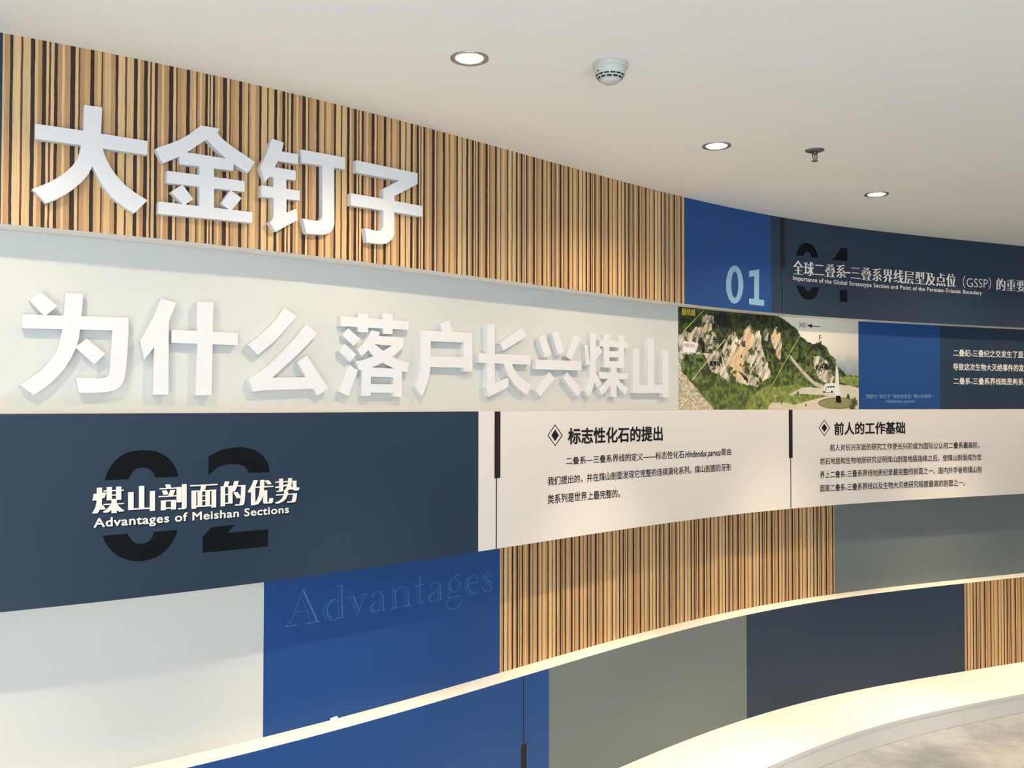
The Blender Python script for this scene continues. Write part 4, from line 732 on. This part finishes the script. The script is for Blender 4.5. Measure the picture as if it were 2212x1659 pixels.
LS = [(-2.35, ''), (-1.35, 'lit recessed ceiling downlight outside the left of the photo'), (-.2, 'lit recessed ceiling downlight outside the photo above 大'),
      (.974, 'largest lit ceiling downlight, left of the smoke detector'), (2.151, 'middle lit ceiling downlight, left of the sprinkler'),
      (3.419, 'farthest lit ceiling downlight, above the navy 01 panel'), (4.71, 'lit recessed ceiling downlight outside the right of the photo'),
      (5.9, 'lit recessed ceiling downlight far outside the right of the photo')]
for s, lb in LS[1:]:
    x, y, _ = W(s, .579); downlight((x, y), lb)

# smoke detector
cx_, cy_ = .2668, 2.536
sd = empty('smoke_detector', (cx_, cy_, Z_CEIL - .054), 'round grey white smoke detector on the ceiling right of the largest downlight', 'smoke detector')
z = Z_CEIL
mk('base', *lathe([(.046, z - .0003), (.0475, z - .002), (.0475, z - .013), (.0455, z - .0145)], (cx_, cy_, 0), 48), 'plastic', sd, smooth=False)
mk('body', *lathe([(.0440, z - .0140), (.0430, z - .022), (.0395, z - .032), (.0350, z - .0395), (.0300, z - .0445)], (cx_, cy_, 0), 48), 'plastic', sd, smooth=False)
mk('cap', *lathe([(.0290, z - .0440), (.0270, z - .048), (.0200, z - .0525), (.0080, z - .0545), (.0005, z - .0548)], (cx_, cy_, 0), 40), 'plastic', sd, smooth=True)
def slots(zr, r0, r1, dz, cnt, duty):
    V, F = [], []
    for i in range(cnt):
        a0 = 2 * math.pi * (i + .5 - duty / 2) / cnt + .1; a1 = 2 * math.pi * (i + .5 + duty / 2) / cnt + .1
        seg = 4; k = len(V)
        for j in range(seg + 1):
            a = a0 + (a1 - a0) * j / seg
            V.append((cx_ + r0 * math.cos(a), cy_ + r0 * math.sin(a), zr)); V.append((cx_ + r1 * math.cos(a), cy_ + r1 * math.sin(a), zr - dz))
        for j in range(seg): F.append((k + 2 * j, k + 2 * j + 2, k + 2 * j + 3, k + 2 * j + 1))
    return V, F
mk('vent_slots', *slots(z - .0335, .0393, .0372, .0034, 14, .80), 'slot', sd)
mk('vent_slots', *slots(z - .0402, .0350, .0318, .0036, 12, .78), 'slot', sd)
a_ = math.radians(215); mk('indicator', *lathe([(.0022, -.0012), (.0022, .0012)], (cx_ + .0425 * math.cos(a_), cy_ + .0425 * math.sin(a_), z - .0275), 12), 'slot', sd)

# sprinkler head
cx2, cy2 = 1.1065, 3.3987
sp = empty('fire_sprinkler', (cx2, cy2, Z_CEIL - .044), 'small metal fire sprinkler hanging from the ceiling between two downlights', 'sprinkler')
mk('escutcheon', *lathe([(.0335, z - .0002), (.0335, z - .003), (.026, z - .0065), (.014, z - .0085), (.012, z - .004)], (cx2, cy2, 0), 36, False), 'darkmetal', sd and sp, smooth=True)
mk('body', *lathe([(.0105, z - .002), (.0105, z - .013), (.0075, z - .017)], (cx2, cy2, 0), 24), 'darkmetal', sp)
def tube(pts, r_, n=8):
    V, F = [], []
    for i, p_ in enumerate(pts):
        p_ = Vector(p_); a = Vector(pts[max(i - 1, 0)]); b2 = Vector(pts[min(i + 1, len(pts) - 1)])
        d_ = (b2 - a).normalized(); u = d_.cross(Vector((.3, .8, .1))).normalized(); v = d_.cross(u)
        for j in range(n):
            t = 2 * math.pi * j / n; V.append(tuple(p_ + (u * math.cos(t) + v * math.sin(t)) * r_))
    for i in range(len(pts) - 1):
        for j in range(n): F.append((i * n + j, i * n + (j + 1) % n, (i + 1) * n + (j + 1) % n, (i + 1) * n + j))
    F += [tuple(range(n))[::-1], tuple(range((len(pts) - 1) * n, len(pts) * n))]
    return V, F
for sg in (-1, 1):
    ax = Vector((math.cos(.45), math.sin(.45), 0)) * sg
    pt = lambda r_, dz_: (cx2 + ax.x * r_, cy2 + ax.y * r_, z - dz_)
    mk('frame_arm', *tube([pt(.009, .014), pt(.0115, .019), pt(.0115, .026), pt(.007, .034), pt(.0025, .038)], .0019), 'darkmetal', sp, smooth=True)
mk('glass_bulb', *lathe([(.0012, -.017), (.0021, -.021), (.0021, -.030), (.001, -.034)], (cx2, cy2, z), 14), 'redglass', sp, smooth=True)
V, F = lathe([(.0035, -.0375), (.012, -.0400), (.0125, -.0412), (.0035, -.0420), (.0025, -.0440)], (cx2, cy2, z), 24)
mk('deflector', V, F, 'darkmetal', sp)

# little curl of vinyl lifting off the ledge
def flap(s0, s1, dz0, dz1, o0, o1):
    V = []
    for i in range(5):
        t = i / 4
        s = s0 + (s1 - s0) * t; h = dz0 + (dz1 - dz0) * t
        V += [W(s, -DEP + o0, Z_D + .0004), W(s + .002, -DEP + (o0 + o1) / 2, Z_D + h * .6 + .0004), W(s + .003, -DEP + o1, Z_D + h)]
    F = []
    for i in range(4):
        for j in range(2): F.append((i * 3 + j, i * 3 + 3 + j, i * 3 + 4 + j, i * 3 + 1 + j))
    k = len(V); V += [(x + .0002, y - .0005, z_ + .0003) for x, y, z_ in V]
    F += [tuple(i + k for i in f[::-1]) for f in F]
    return V, F
r = empty('peeling_vinyl', W(.983, -DEP + .01, Z_D), 'small torn white vinyl curl lifting off the bright ledge under the blue panel', 'vinyl scrap')
mk('flap', *flap(.962, .990, .0075, .0095, .012, .0035), 'paint', r)
mk('flap', *flap(1.006, 1.030, .0040, .0012, .030, .013), 'paint', r)
